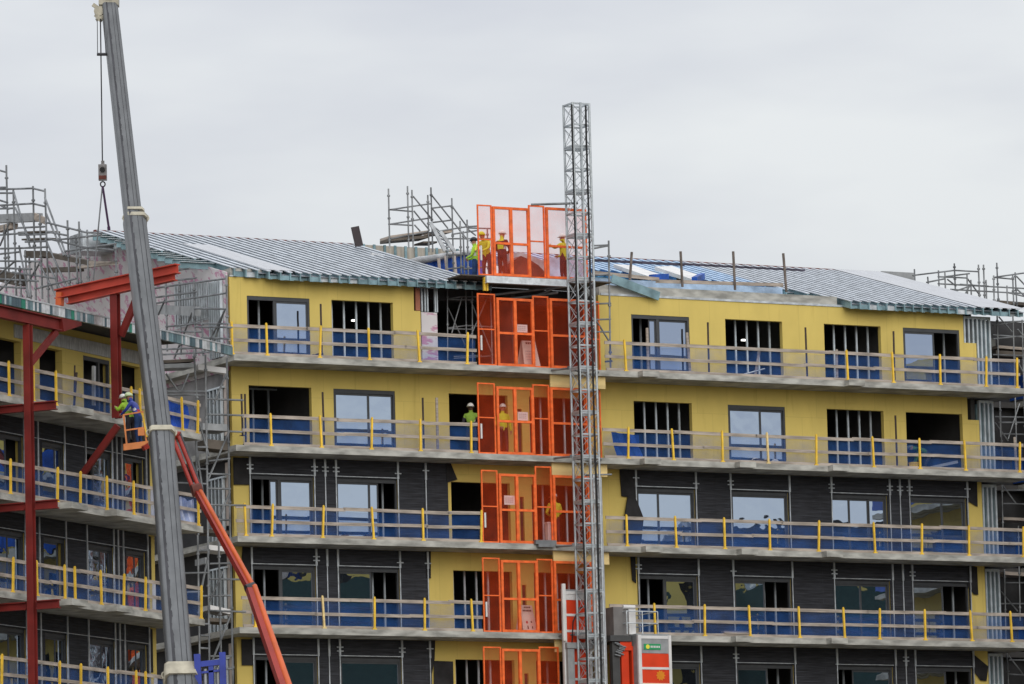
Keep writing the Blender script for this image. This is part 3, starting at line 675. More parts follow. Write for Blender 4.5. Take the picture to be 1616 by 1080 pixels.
# roof level gate and its platform
PZ = 29.02
th = Thing(M, (-1.6, 1.3, PZ), 'landing_platform', 'timber landing platform on a pale steel beam at roof level behind the mast', 'platform')
m = MB(); u0, u1 = M.U(767, 437, 1.45), M.U(893, 442, 1.45); m.box(u0, u1, 1.40, 1.5, 28.76, PZ - .04); m.box(u0, u1, 1.36, 1.54, 28.74, 28.76); th.part('edge_beam', m, GALVW)
m = MB()
for i in range(9): m.box(-2.6, 3.2, -.9 + i * .25, -.9 + i * .25 + .235, PZ - .045, PZ - .003)
th.part('deck', m, PLANKD)
m = MB()
for (a, b) in (((775, 466), (895, 452)), ((790, 474), (880, 462)), ((840, 470), (893, 447))): m.tube(M.pw(*a, .5), M.pw(*b, .5), .045)
th.part('brace', m, SCAF)
m = MB()
for x in (764, 768): u = M.U(x, 445, 1.3); m.box(u, u + .06, 1.2, 1.3, 28.5, PZ - .05)
th.part('yellow_bracket', m, POST)
gate(None, 390, (754, 777, 778, 807, 836, 862, 926, 928), (323, 326, 325, 331), 0, 'orange mesh landing gate on the roof platform, seen against the sky', zb=PZ)
# signs on and behind the gates
def aframe(x0, x1, y, k, label, red):
    u0, u1 = M.U(x0, y, 1.0), M.U(x1, y, 1.0); t = Thing(M, (u0, 1.0, T[k]), 'folding_sign', label, 'sign', 'folding signs behind the gates')
    h = .98; sl_ = .22
    for sgn, nme in ((1, 'front_board'), (-1, 'rear_board')):
        m = MB(); v = [(u0, .78 + sgn * .3, T[k]), (u1, .78 + sgn * .3, T[k]), (u1 - .06, .78 + sgn * .03, T[k] + h), (u0 + .06, .78 + sgn * .03, T[k] + h)]
        m.add(v + [(a, b - .02 * sgn, c) for a, b, c in v], [(0, 1, 2, 3), (7, 6, 5, 4), (0, 4, 5, 1), (1, 5, 6, 2), (2, 6, 7, 3), (3, 7, 4, 0)]); o = t.part(nme, m, OFFW)
        if sgn > 0:
            mk = MB(); at = lambda f, g_: (u0 + (u1 - u0) * f, .78 + .3 - .27 * g_ + .012, T[k] + h * g_)
            def blot(f0, f1, g0, g1, mi): mk.add([at(f0, g0), at(f1, g0), at(f1, g1), at(f0, g1)], [(0, 1, 2, 3)], mi)
            if red:
                for i in range(6): blot(.2 + i * .1, .27 + i * .1, .78, .84, 0)
                blot(.3, .42, .36, .44, 1); blot(.62, .70, .38, .44, 0); blot(.35, .42, .16, .28, 0); blot(.65, .72, .18, .26, 0)
                for i in range(4): blot(.3 + i * .12, .38 + i * .12, .9, .95, 0)
            else:
                for i in range(4): blot(.3 + i * .12, .38 + i * .12, .88, .95, 0)
                for i in range(5): blot(.32 + i * .08, .37 + i * .08, .05, .09, 0)
                for j in range(4):
                    for i in range(6): blot(.2 + i * .1, .27 + i * .1, .3 + j * .1, .33 + j * .1, 2)
            t.part('printed_marks', mk, [RUBB, HARN, GREYM], o)
aframe(826, 852, 575, 0, 'white folding sign board behind the top balcony gate', False)
aframe(824, 847, 992, 3, 'white folding sign with red figures behind the fourth balcony gate', True)
for (x0, y0, x1, y1, lab) in ((816, 512, 833, 525, 'white notice wired to the top balcony gate'), (817.5, 650, 834, 664, 'white notice on the second balcony gate'), (796, 782, 813, 797, 'white notice on the third balcony gate')):
    a, zt_ = M.uz(x0, y0, 1.27); b, zb_ = M.uz(x1, y1, 1.27); m = MB(); m.box(a, b, 1.235, 1.245, zb_, zt_)
    for i in range(3):
        z = zb_ + (zt_ - zb_) * (.25 + .22 * i)
        for j in range(4): m.box(a + .05 + j * .075, a + .105 + j * .075, 1.2455, 1.248, z, z + .025, 1)
    single(M, (a, 1.24, zb_), 'notice_board', m, [WHT, GREYM], lab, 'sign')

# ------------------------------------------------------------------ hoist mast
mu, mw = M.U(889, 165, 2.2), 2.2
th = Thing(M, (mu + .33, mw + .33, GROUND), 'hoist_mast', 'tall galvanised lattice hoist mast rising above the roof in front of the orange gates', 'mast')
SEC = 1.508; sd_ = .64
ztop = M.uz(912, 165, 2.5)[1]
def section_mb():
    m = MB(); b = 0; e = SEC - .004
    c4 = [(0, 0), (sd_, 0), (sd_, sd_), (0, sd_)]
    for (a, c) in c4: m.tube((a, c, b), (a, c, e), .042, n=8)
    for i in range(4):
        p, q = c4[i], c4[(i + 1) % 4]
        for z in (.03, SEC / 2, SEC - .035): m.bar((*p, z), (*q, z), .05, .055)
        for z in (.05, SEC / 2 + .03):
            m.tube((*p, z), (*q, z + SEC / 2 - .1), .012, n=5); m.tube((*q, z), (*p, z + SEC / 2 - .1), .012, n=5)
    m.bar((sd_ / 2 - .04, sd_ + .05, b), (sd_ / 2 - .04, sd_ + .05, e), .07, .05, 0, (0, 1, 0))
    return m
MASTM = mat('mast_galvanised', (.40, .43, .445), .45, .5, var=.2, scale=4)
m0 = section_mb(); first = None
z = ztop - SEC
while z > GROUND - SEC:
    if first is None:
        mm = MB(); mm.v = [(a + mu, c + mw, zz + z) for a, c, zz in m0.v]; mm.f = m0.f; mm.m = m0.m; mm.smooth = m0.smooth
        first = th.part('mast_section', mm, MASTM)
        zf = z
    else:
        c = first.copy(); COL.objects.link(c); c.parent = th.e; c.location.z += z - zf
    z -= SEC
for (du, dw_) in ((-.08, .72), (.46, .72)):
    m = MB(); p = [(mu + du + random.uniform(-.01, .01), mw + dw_, ztop - .1 - i * 1.2) for i in range(25)]; m.path(p, .034); th.part('cable', m, RUBB)
for k in (0, 1, 2, 3):
    m = MB(); zt = T[k] - .1
    for a, b in ((mu, M.U(868, 590, 1.3)), (mu + sd_, mu + 1.5)): m.tube((a, mw, zt), (b, 1.42, zt + .02), .035)
    m.tube((mu, mw + .3, zt - .12), (mu + sd_ + .8, 1.42, zt - .1), .03); m.box(mu - .1, mu + sd_ + .1, mw - .06, mw - .02, zt - .05, zt + .07); th.part('wall_tie', m, SCAF)
m = MB(); m.tube(M.pw(838, 323, 1.9), M.pw(912, 321, 2.5), .04); th.part('roof_tie', m, SCAF)
# guide pole right of the mast
th2 = Thing(M, (*M.pw(953, 1079, 2.6)[:2], GROUND), 'guide_pole', 'pale steel guide pole standing just right of the mast', 'pole')
a = M.pw(945, 754, 2.6); b = M.pw(955, 1079, 2.6)
m = MB(); m.tube((a[0], 2.6, a[2]), (a[0] + .04, 2.6, GROUND), .095, n=12); m.tube((a[0] - .17, 2.55, a[2] + .1), (a[0] - .15, 2.55, GROUND), .045); th2.part('tube', m, GALVW)
m = MB(); m.tube((a[0] - .5, 2.5, a[2] + .08), (a[0] + .5, 2.6, a[2] + .12), .03); m.tube((a[0] - .1, 2.6, a[2]), (mu + sd_, mw + .3, a[2] + 1.0), .03); th2.part('bracket', m, SCAF)

# ------------------------------------------------------------------ hoist cages at the bottom of the frame
def cage(label, xf0, xf1, ytop, wf, depth, sign, zbase=9.0):
    u0, zt = M.uz(xf0, ytop, wf); u1 = M.U(xf1, ytop, wf)
    c = Thing(M, (u0, wf, zbase), 'hoist_cage', label, 'hoist')
    m = MB(); m.box(u0, u0 + .12, wf - .1, wf, zbase, zt); m.box(u1 - .1, u1, wf - .1, wf, zbase, zt); m.box(u0 + .12, u1 - .1, wf - .1, wf - .02, zt - .12, zt - .02)
    c.part('door_frame', m, WHT)
    m = MB(); z = zt - (.62 if sign else .32); i = 0
    if sign: m.box(u0 + .12, u1 - .1, wf - .08, wf - .04, z + .01, zt - .12, 1)
    else: m.box(u0 + .12, u1 - .1, wf - .08, wf - .04, z + .01, zt - .12, 2)
    while z > zbase + .6:
        m.box(u0 + .12, u1 - .1, wf - .07, wf - .03, z - .46, z, 0); m.box(u0 + .12, u1 - .1, wf - .075, wf - .01, z - .54, z - .46, 2); z -= .54
    c.part('door', m, [HRED, GREYM, WHT])
    m = MB(); m.box(u0 + .01, u0 + .05, wf - depth, wf - .1, zbase, zt - .02); m.box(u1 - .05, u1 - .01, wf - depth, wf - .1, zbase, zt - .02); m.box(u0 + .05, u1 - .05, wf - depth, wf - depth + .05, zbase, zt - .02)
    m.box(u0, u1, wf - depth, wf - .1, zt - .02, zt + .05); c.part('cage_body', m, GREYM)
    m = MB()
    for dd in ((.12, .75, 1.35) if depth > 1 else ()): m.box(u0 - .05, u0 + .005, wf - depth + dd, wf - depth + dd + .32, zbase, zt - .35)
    if depth > 1: c.part('side_panel', m, HRED)
    return c, u0, u1, zt
c, u0, u1, zt = cage('red hoist cage with grey top and green sign right of the mast', 1007, 1059, 1002, 2.9, 2.05, True)
sg = MB(); a, z1_ = M.uz(1017.5, 1016, 2.93); b, z0_ = M.uz(1044, 1025.5, 2.93); sg.box(a, b, 2.862, 2.88, z0_, z1_); so_ = c.part('sign_panel', sg, SGRN)
sg = MB(); hh = z1_ - z0_; cx = a + .14; n_ = 12
sg.add([(cx + .075 * math.cos(i * math.pi / 6), 2.886, (z0_ + z1_) / 2 + .075 * math.sin(i * math.pi / 6)) for i in range(12)], [tuple(range(12))], 0)
for i in range(6):                                                       # the small white lettering, too small to read
    x = a + .25 + i * .062; sg.box(x, x + .045, 2.882, 2.887, z0_ + hh * .32, z0_ + hh * .68, 1)
c.part('sign_lettering', sg, [SYEL, WHT], so_)
sg = MB(); ua_, za_ = M.uz(1044, 1066, 2.93); sg.add([(ua_ + (.13 if i % 2 else .19) * math.cos(i * math.pi / 10), 2.876, za_ + (.13 if i % 2 else .19) * math.sin(i * math.pi / 10)) for i in range(20)], [tuple(range(20))], 0); c.part('sunburst_emblem', sg, mat('emblem_orange', (.65, .22, .01), .5))
rl = MB()
for zz in (.42, .82): 
    rl.path([(u0 - .25, .95, zt + zz), (u0 - .25, 2.6, zt + zz), (u0 + .95, 2.6, zt + zz), (u0 + .95, .95, zt + zz)], .02)
for p in ((u0 - .25, 2.6), (u0 + .35, 2.6), (u0 + .95, 2.6), (u0 - .25, 1.8), (u0 - .25, .95), (u0 + .95, .95)): rl.tube((*p, zt + .05), (*p, zt + .82), .022)
c.part('roof_railing', rl, GALV)
cb = MB(); cb.box(u0 - .62, u0 - .05, 1.0, 2.35, zt + .02, zt + .98); c.part('control_cabinet', cb, mat('grey_cabinet', (.17, .16, .155), .5, var=.1))
cb = MB(); cb.box(u0 - .04, u0 + .22, 2.28, 2.38, zt + .06, zt + 1.0); cb.tube((u0 - .25, 2.36, zt + .98), (u0 + .2, 2.36, zt + .98), .07); c.part('cabinet_door', cb, WHT)
cb = MB()
cb.box(u0 - .9, u0 - .1, 1.1, 2.6, zt - .2, zt + .0); cb.box(u0 - .78, u0 - .5, 2.3, 2.5, zbase_ if False else 9.0, zt - .22); c.part('drive_unit', cb, mat('dark_drive', (.06, .06, .06), .5))
cb = MB(); cb.box(u0 - .44, u0 - .16, 2.3, 2.5, 9.0, zt - .22); cb.box(u0 - .50, u0 - .06, 2.28, 2.55, zt - .5, zt - .21); c.part('drive_column', cb, HRED)
cb = MB()
for i in range(9): q = random.uniform(-.75, -.5); cb.tube((u0 + q, 2.56, zt - .25 - i * .05), (u0 + q + .2, 2.58, zt - .3 - i * .05), .03)
c.part('cable_bundle', cb, SCAF)
c2, v0, v1, vt = cage('red hoist cage behind the mast foot, left of the guide pole', 888, 932, 932, 1.95, .16, False)
m = MB(); m.box(v0 - .06, v0 + .06, 1.96, 2.04, vt - 1.7, vt + .22); c2.part('corner_post', m, WHT)
m = MB(); q0 = vt - 1.86; m.box(v0 + .02, v0 + 1.02, 1.97, 2.12, q0 - .1, q0 + .1); m.box(v0 + .05, v0 + .3, 1.97, 2.1, 9, q0 - .12); c2.part('drive_unit', m, GREYM)
m = MB(); m.path([(v0 + .2, 2.14, q0 + .1), (v0 + .25, 2.16, q0 + .8), (v0 + .5, 2.18, q0 + 1.25), (v0 + .8, 2.2, q0 + 1.35)], .025); c2.part('hose', m, RUBB)

# ------------------------------------------------------------------ mobile crane: boom sections, collars, head, ropes, hook
DT, DB = 187.0, 172.0
def bp(x, y):
    t = (y - 10) / 1080.0; return Vector(wp(x, y, DT + (DB - DT) * t))
base = bp(300, 1300)
cr_ = Thing(W, tuple(base), 'mobile_crane', 'grey telescopic crane boom leaning across the left of the scene', 'crane')
def boomsec(a, b, wa, wb):
    a, b = bp(*a), bp(*b); m = MB(); ra, rb = wa * 184 / F_PX / 2, wb * 176 / F_PX / 2
    prof = [(-1, -.75), (-.82, -1), (.6, -1), (1, -.6), (1, .6), (.6, 1), (-.82, 1), (-1, .75)]
    m.tube(a, b, ra, rb, prof=prof)
    d = (b - a).normalized()
    x = d.cross(Vector((0, 0, 1))).normalized(); y = x.cross(d)
    o = cr_.part('boom_section', m, BOOM)
    face = y if (a + y).y > (a - y).y else -y          # side towards the camera (w grows towards it)
    s = MB(); s2 = MB(); s3 = MB(); n_ = 40; side = 1 if x.x > 0 else -1
    for i in range(n_):                                # grease streak and seam along the near face
        t0, t1 = i / n_, (i + 1) / n_; p, q = a.lerp(b, t0), a.lerp(b, t1); r0 = ra + (rb - ra) * t0; r1 = ra + (rb - ra) * t1
        e0, e1 = random.uniform(.09, .19), random.uniform(.09, .19)
        k0 = face * (r0 + .006); k1 = face * (r1 + .006)
        xl = x * side
        s.add([p + k0 - xl * r0 * .62, p + k0 - xl * r0 * (.62 - e0 * 1.6), q + k1 - xl * r1 * (.62 - e1 * 1.6), q + k1 - xl * r1 * .62], [(0, 1, 2, 3)])
        s2.add([p + k0 + xl * r0 * .12, p + k0 + xl * r0 * .17, q + k1 + xl * r1 * .17, q + k1 + xl * r1 * .12], [(0, 1, 2, 3)])
        s3.add([p + k0 + xl * r0 * .54, p + k0 + xl * r0 * (.56 + e0 * .25), q + k1 + xl * r1 * (.56 + e1 * .25), q + k1 + xl * r1 * .54], [(0, 1, 2, 3)])
    cr_.part('grease_streak', s, BOOMD, o); cr_.part('seam', s2, BOOMD, o); cr_.part('grease_streak', s3, BOOMD, o)
    return x * side, y, d
boomsec((173, 12), (211, 352), 25, 28)
boomsec((212, 345), (254, 695), 34, 35)
xv, yv, dv = boomsec((255, 690), (285, 1075), 36, 39)
boomsec((286, 1062), (303, 1300), 46, 48)
def collar(x, y, wd, ht, lugs=True):
    c = bp(x, y); r = wd * 180 / F_PX / 2; m = MB(); m.tube(c - dv * ht, c + dv * ht, r, prof=[(-1, -.8), (-.8, -1), (.7, -1), (1, -.6), (1, .6), (.7, 1), (-.8, 1), (-1, .8)])
    if lugs:
        for sg_ in (-1, 1):
            q = c + xv * sg_ * r * 1.02
            m.path([q, q - dv * .12 + xv * sg_ * .05, q - dv * .22 + xv * sg_ * .02, q - dv * .26 - xv * sg_ * .06], .028)
    cr_.part('collar', m, CREAM)
collar(214.5, 349, 36, .07); collar(213, 338, 30, .05, False); collar(255.5, 688, 41, .09); collar(287, 1071, 54, .22)
m = MB(); c = bp(169, 3); m.bar(c + Vector((-.25, 0, .12)), c + Vector((.38, 0, .1)), .5, .5); m.bar(c + Vector((-.45, .1, -.1)), c + Vector((-.1, .1, -.35)), .1, .12); m.tube(c + Vector((-.25, -.3, -.35)), c + Vector((-.25, .3, -.35)), .16, n=12)
m.bar(bp(158, 12), bp(176, 10), .12, .1); m.bar(bp(151, 24), bp(160, 33), .1, .1); m.bar(bp(152, 32), bp(163, 26), .08, .1); cr_.part('boom_head', m, CREAM)
m = MB(); m.tube(c + Vector((-.05, .3, .25)), c + Vector((.2, .3, .25)), .2, n=12); cr_.part('head_sheave', m, BOOMD)
hk = bp(162, 262); hd_ = DT + (DB - DT) * (262 - 10) / 1080; FH = lambda x, y: Vector(wp(x, y, 186.0))
hk = FH(162, 272)
m = MB(); m.tube(FH(158.5, 30), FH(161.7, 260), .022, n=6); m.tube(FH(153.5, 30), FH(154, 84), .012, n=5); m.tube(FH(164, 34), FH(167, 84), .012, n=5); cr_.part('hoist_rope', m, RUBB)
m = MB(); m.tube(FH(153, 86), FH(168, 86), .05, n=8); cr_.part('anti_two_block_weight', m, BOOMD)
m = MB(); c = FH(162, 272); m.box(c.x - .13, c.x + .13, c.y - .1, c.y + .1, c.z - .26, c.z + .24); m.box(c.x - .04, c.x + .06, c.y - .05, c.y + .05, c.z + .24, c.z + .36)
hb = cr_.part('hook_block', m, mat('hook_block_paint', (.20, .19, .19), .5, var=.4, scale=6))
m = MB(); m.tube(c + Vector((-.0, .105, .06)), c + Vector((0, .14, .06)), .085, n=12); m.box(c.x - .12, c.x + .12, c.y + .1, c.y + .11, c.z - .24, c.z - .12, 1); cr_.part('sheave', m, [RUBB, RUST], hb)
m = MB(); q = FH(162.2, 291)
for i in range(12):
    a0, a1 = i * math.pi / 6, (i + 1) * math.pi / 6; m.tube(q + Vector((.075 * math.cos(a0), 0, .085 * math.sin(a0))), q + Vector((.075 * math.cos(a1), 0, .085 * math.sin(a1))), .024, n=6)
cr_.part('hook', m, BOOMD, hb)
sl_ = Thing(W, tuple(FH(162, 295)), 'lifting_sling', 'pair of lifting slings hanging from the crane hook', 'sling')
m = MB(); m.tube(FH(162, 294), FH(171.5, 358), .04, n=6); m.tube(FH(171.5, 358), FH(172, 364), .05, n=8); sl_.part('chain_leg', m, mat('purple_webbing', (.06, .03, .07), .8))
m = MB(); m.tube(FH(161.5, 294), FH(146.5, 452), .026, n=6); sl_.part('rope_leg', m, SCAF)

# ------------------------------------------------------------------ red steel columns at the left wing
def ibeam(m, a, b, dep, wid, up=(0, 0, 1), tf=.035, mi=0):
    a, b = Vector(a), Vector(b); d = (b - a).normalized(); up = Vector(up); x = d.cross(up).normalized(); y = x.cross(d).normalized()
    for s in (-1, 1): o = y * s * (dep / 2 - tf / 2); m.bar(a + o, b + o, wid, tf, mi, up)
    m.bar(a, b, .03, dep - 2 * tf - .004, mi, up)
f1 = Thing(L, (L.pw(45, 1000, .8)[0], .8, GROUND), 'steel_frame', 'dark red steel column with tapered head beam and brace at the far left', 'steel frame')
cu = L.U(44, 540, .8)
m = MB(); ibeam(m, (cu, .8, GROUND), (cu, .8, 25.05), .23, .22, (1, 0, 0)); f1.part('column', m, REDST)
m = MB(); z = 25.27; ibeam(m, (-13.5, .8, z), (cu + 1.9, .8, z), .38, .22); m.prism([(cu + 1.9, z + .21), (cu + 3.1, z + .21), (cu + 3.1, z + .1), (cu + 2.0, z - .21)], .68, .92); f1.part('head_beam', m, REDST)
m = MB(); m.bar((cu + .15, .8, 23.9), (cu + 1.75, .8, 25.05), .12, .2); f1.part('brace', m, REDST)
for k in (1, 2, 3):
    zz = L.uz(44, (645, 800, 957)[k - 1] - 2, .8)[1]; m = MB(); ibeam(m, (cu - .0, .98, zz), (cu, 1.75, zz), .27, .2); ibeam(m, (cu, .62, zz), (cu, -1.6, zz), .24, .2); f1.part('cross_beam', m, REDST)
bw = .5; bu = L.U(183, 560, bw)
f2 = Thing(L, (bu, bw, T[1]), 'steel_frame', 'red T-shaped steel column with raised head beams slung from the crane', 'steel frame')
m = MB(); zt_ = L.uz(180, 462, bw)[1]; ibeam(m, (bu, bw, T[1] - .15), (bu, bw, zt_), .25, .24, (1, 0, 0)); f2.part('column', m, REDST)
Pd = lambda x, y, d: Vector(wp(x, y, d)); toL = lambda v: (lambda X: ((X - L.o).dot(L.d), (X - L.o).dot(L.n), X.z))(Vector((v[0], -v[1], v[2])))
dcol = L.P(bu, bw, 26).y
def hb_(xa, ya, xb, yb, dep, da, db, nme):
    m = MB(); ibeam(m, toL(Pd(xa, ya, da)), toL(Pd(xb, yb, db)), dep, .24); f2.part(nme, m, REDB)
hb_(89, 465, 281, 424, .30, dcol + 1.2, dcol - 1.6, 'head_beam')
hb_(108, 474, 276, 436, .28, dcol + 1.0, dcol - 1.5, 'lower_beam')
m = MB(); m.bar(toL(Pd(95, 462, dcol + 1.1)), toL(Pd(94, 483, dcol + 1.1)), .2, .2, 0, (1, 0, 0)); f2.part('end_plate', m, mat('orange_end_plate', (.50, .10, .03), .6))
m = MB(); m.bar(toL(Pd(191, 530, dcol)), toL(Pd(216, 470, dcol - .4)), .12, .22); f2.part('brace', m, REDST)
m = MB(); m.bar(toL(Pd(186, 672, dcol - .2)), toL(Pd(128, 752, dcol + .2)), .14, .2); f2.part('lower_strut', m, REDST)

# ------------------------------------------------------------------ boom lift with basket
dl = lambda y: 183.5 - (y - 600) / 480 * 11
lp = lambda x, y: Vector(wp(x, y, dl(y)))
lf = Thing(W, tuple(lp(470, 1160)), 'boom_lift', 'orange boom lift reaching up beside the crane boom to a small basket', 'lift')
m = MB(); a, b = lp(310, 775), lp(396, 932); m.tube(a, b, .085, .10, prof=[(-1, -1), (1, -1), (1, 1), (-1, 1)], roll=0)
lf.part('fly_boom', m, LIFTR)
m = MB(); a, b = lp(394, 928), lp(480, 1180); m.tube(a, b, .115, .135, prof=[(-1, -1), (1, -1), (1, 1), (-1, 1)]); lf.part('main_boom', m, LIFTR)
for (p, q, r0, r1) in (((312, 773), (397, 928), .10, .12), ((398, 926), (484, 1174), .125, .15)):
    a, b = lp(*p), lp(*q); m = MB(); o = Vector((r0 * .55, r0 * .75, 0)); o2 = Vector((r1 * .55, r1 * .75, 0))
    m.tube(a + o, b + o2, r0 * .72, r1 * .72, n=8); lf.part('boom_cover', m, LIFT)
m = MB(); a, b = lp(398, 925), lp(394, 933); m.tube(lp(389, 931), lp(402, 926), .16, .16, n=10); lf.part('boom_joint', m, BOOMD)
for off in (-5, 5):
    m = MB(); m.tube(lp(308 + off, 768), lp(277 + off, 690), .07, n=8); lf.part('jib_arm', m, LIFTR)
m = MB(); m.tube(lp(316, 766), lp(284, 684), .05, n=6); lf.part('jib_cylinder', m, BOOMD)
m = MB(); m.tube(lp(303, 775), lp(318, 772), .2, n=10); lf.part('elbow', m, RUST)
m = MB(); m.tube(lp(272, 686), lp(284, 688), .13, n=8); m.bar(lp(277, 690), lp(268, 684), .14, .2); m.bar(lp(268, 684), lp(263, 650), .05, .05); m.bar(lp(268, 684), lp(226, 708), .14, .14); lf.part('basket_mount', m, LIFTR)
# basket: floor tray and rails, in the same plane
bx = lambda x, y, dd=0: Vector(wp(x, y, 182.8 + dd))
m = MB(); P4 = [bx(196, 702), bx(233, 697)]
for dd in (0, 1.0): m.bar(bx(196, 706, dd * .9), bx(234, 701, dd * .9), .06, .2)
m.bar(bx(196, 706, 0), bx(196, 706, .9), .06, .2); m.bar(bx(234, 701), bx(234, 701, .9), .06, .2)
m.quad(bx(196, 705), bx(234, 700), bx(234, 700, .9), bx(196, 705, .9)); m.box(bx(218, 690).x, bx(228, 690).x, bx(218, 690).y - .02, bx(218, 690).y + .03, bx(222, 693).z - .05, bx(222, 693).z + .5, 0) if False else None
bk = lf.part('basket', m, BASK)
m = MB()
for dd in (0, .9):
    for (xa, ya, xb, yb) in ((195, 655, 200, 702), (225, 650, 231, 697)): m.bar(bx(xa, ya, dd), bx(xb, yb, dd), .05, .05, 0, (0, 1, 0))
    m.bar(bx(197, 679.5, dd), bx(229, 675, dd), .045, .045); m.bar(bx(195, 655, dd), bx(225, 650, dd), .045, .045)
for (x, y) in ((195, 655), (225, 650), (197, 679.5), (229, 675)): m.bar(bx(x, y, 0), bx(x, y, .9), .045, .045)
lf.part('basket_rail', m, BASK, bk)
m = MB(); a = bx(218, 688); m.box(a.x, a.x + .2, a.y - .02, a.y + .06, a.z + .0, a.z + .24); lf.part('control_box', m, BASK, bk)
m = MB(); m.bar(bx(225, 652, -.05), bx(232, 690, -.05), .05, .05, 0, (0, 1, 0)); lf.part('hose', m, POST)
# blue machine head at the bottom edge
BF = lambda x, y: Vector(wp(x, y, 172.0))
bm_ = Thing(W, tuple(BF(333, 1180)), 'lifting_machine', 'blue steel machine frame with two horns at the bottom edge beside the crane', 'machine')
m = MB()
for (a, b, c_, d_) in ((311, 1033, 320, 1180), (351, 1030, 355, 1180)): m.bar(BF(a, b), BF(c_, d_), .18, .3, 0, (0, 1, 0))
bm_.part('side_arm', m, BLUES)
m = MB(); m.bar(BF(314, 1049), BF(353, 1045), .25, .16); m.bar(BF(318, 1062), BF(352, 1058), .2, .06); m.bar(BF(333, 1048), BF(336, 1180), .14, .2, 0, (0, 1, 0)); m.bar(BF(318, 1090), BF(354, 1085), .2, .2); bm_.part('cross_member', m, BLUES)
m = MB(); m.tube(BF(324, 1056), BF(326, 1180), .06, n=8); m.tube(BF(344, 1054), BF(347, 1180), .06, n=8); bm_.part('cylinder', m, GREYM)

# ------------------------------------------------------------------ scaffolds
def scaffold(label, fr, mode, val, posts, ledgers, braces, boards=(), r=.028, back=None, name='scaffold', base=None, grp='tube scaffolds around the roof'):
    p_ = fr.pw if mode == 'w' else fr.pu
    b0 = base or p_(posts[0][2], posts[0][3], val)
    th = Thing(fr, b0, name, label, 'scaffold', grp)
    for lst, nme in ((posts, 'standard'), (ledgers, 'ledger'), (braces, 'brace')):
        for i, q in enumerate(lst):
            v = val + (q[4] if len(q) > 4 else 0); m = MB(); a, b = Vector(p_(q[0], q[1], v)), Vector(p_(q[2], q[3], v))
            m.tube(a, b, r, n=7)
            if nme == 'standard' and (b - a).length > 1:
                for t in (.12, .5, .86): c = a.lerp(b, t); m.tube(c - (b - a).normalized() * .03, c + (b - a).normalized() * .03, r * 1.9, n=7)
            th.part(nme, m, SCAF)
            if back and nme != 'brace':
                m = MB(); m.tube(p_(q[0], q[1], v + back), p_(q[2], q[3], v + back), r * .9, n=6); th.part(nme, m, SCAF)
    for q in boards:
        v = val; m = MB(); a, b = Vector(p_(q[0], q[1], v)), Vector(p_(q[2], q[3], v)); off = Vector((0, -q[5], 0)) if mode == 'w' else Vector((q[5], 0, 0))
        h = Vector((0, 0, -q[4])); vs = [a, b, b + off, a + off]; lo = [x + h for x in vs]
        m.add(vs + lo, [(0, 1, 2, 3), (7, 6, 5, 4), (0, 4, 5, 1), (1, 5, 6, 2), (2, 6, 7, 3), (3, 7, 4, 0)]); th.part('platform', m, (PLANK, PLANKD, GREYM, WHT)[q[6] if len(q) > 6 else 0])
    return th
scaffold('dense tube scaffold with stairs and platform above the left wing roof', M, 'u', -12.6,
    [(10, 261, 14, 430), (21, 299, 26, 470), (52, 294, 57, 482), (71, 298, 77, 482), (106.5, 348, 110, 462), (124.6, 350, 128, 460), (137.5, 363, 140, 450), (120, 372, 123, 458), (182, 386, 184, 436), (89, 425, 91, 468), (63, 338, 67, 472), (40, 395, 43, 470), (7, 355, 10, 460), (31, 420, 34, 476), (46, 405, 49, 478)],
    [(-12, 299.5, 52, 297.5), (52, 297.5, 71, 302), (-12, 325, 52, 321.5), (52, 321.5, 71, 326), (-12, 305, 21, 305), (-12, 330, 21, 329), (-12, 266, 10, 272), (-12, 296, 11, 296), (-5, 315, 12, 320), (72, 351, 136, 367), (136, 367, 161, 368), (72, 376, 137, 391), (137, 391, 183, 395), (89, 379, 160, 371), (102, 397, 183, 385), (75, 366, 107, 372), (-10, 412, 66, 413), (-10, 393, 62, 391), (-10, 372, 40, 368), (-10, 440, 60, 444), (-10, 452, 40, 455), (20, 430, 90, 440), (60, 455, 120, 440), (28, 360, 70, 358), (30, 371, 72, 370), (40, 382, 74, 381), (30, 392, 76, 390), (-8, 402, 30, 398), (-8, 423, 50, 425)],
    [(21, 301, 48, 392), (71, 312, 105, 404), (72, 335, 101, 404), (72, 378, 106, 455), (24, 328, 48, 380), (-4, 462, 26, 434), (-4, 436, 24, 412), (30, 388, 46, 470), (62, 415, 90, 470), (48, 440, 66, 410), (0, 388, 16, 350), (14, 330, 2, 325), (78, 420, 96, 460)],
    [(-14, 339, 53, 336, .3, .35, 2), (53, 336, 72, 344, .25, .06), (38, 396, 66, 396, .25, .3, 1), (64, 397, 140, 412, .16, .3, 1), (138, 412, 178, 413, .12, .2), (64, 423, 120, 421, .16, .3, 1), (118, 421, 178, 413, .08, .2), (-12, 425, 28, 434, .4, .3, 1), (28, 366, 70, 364, .06, .6, 1), (34, 377, 72, 375, .06, .6, 1), (-10, 358, 16, 352, .2, .3)], r=.036, base=(-12.6, -9, 26.02))
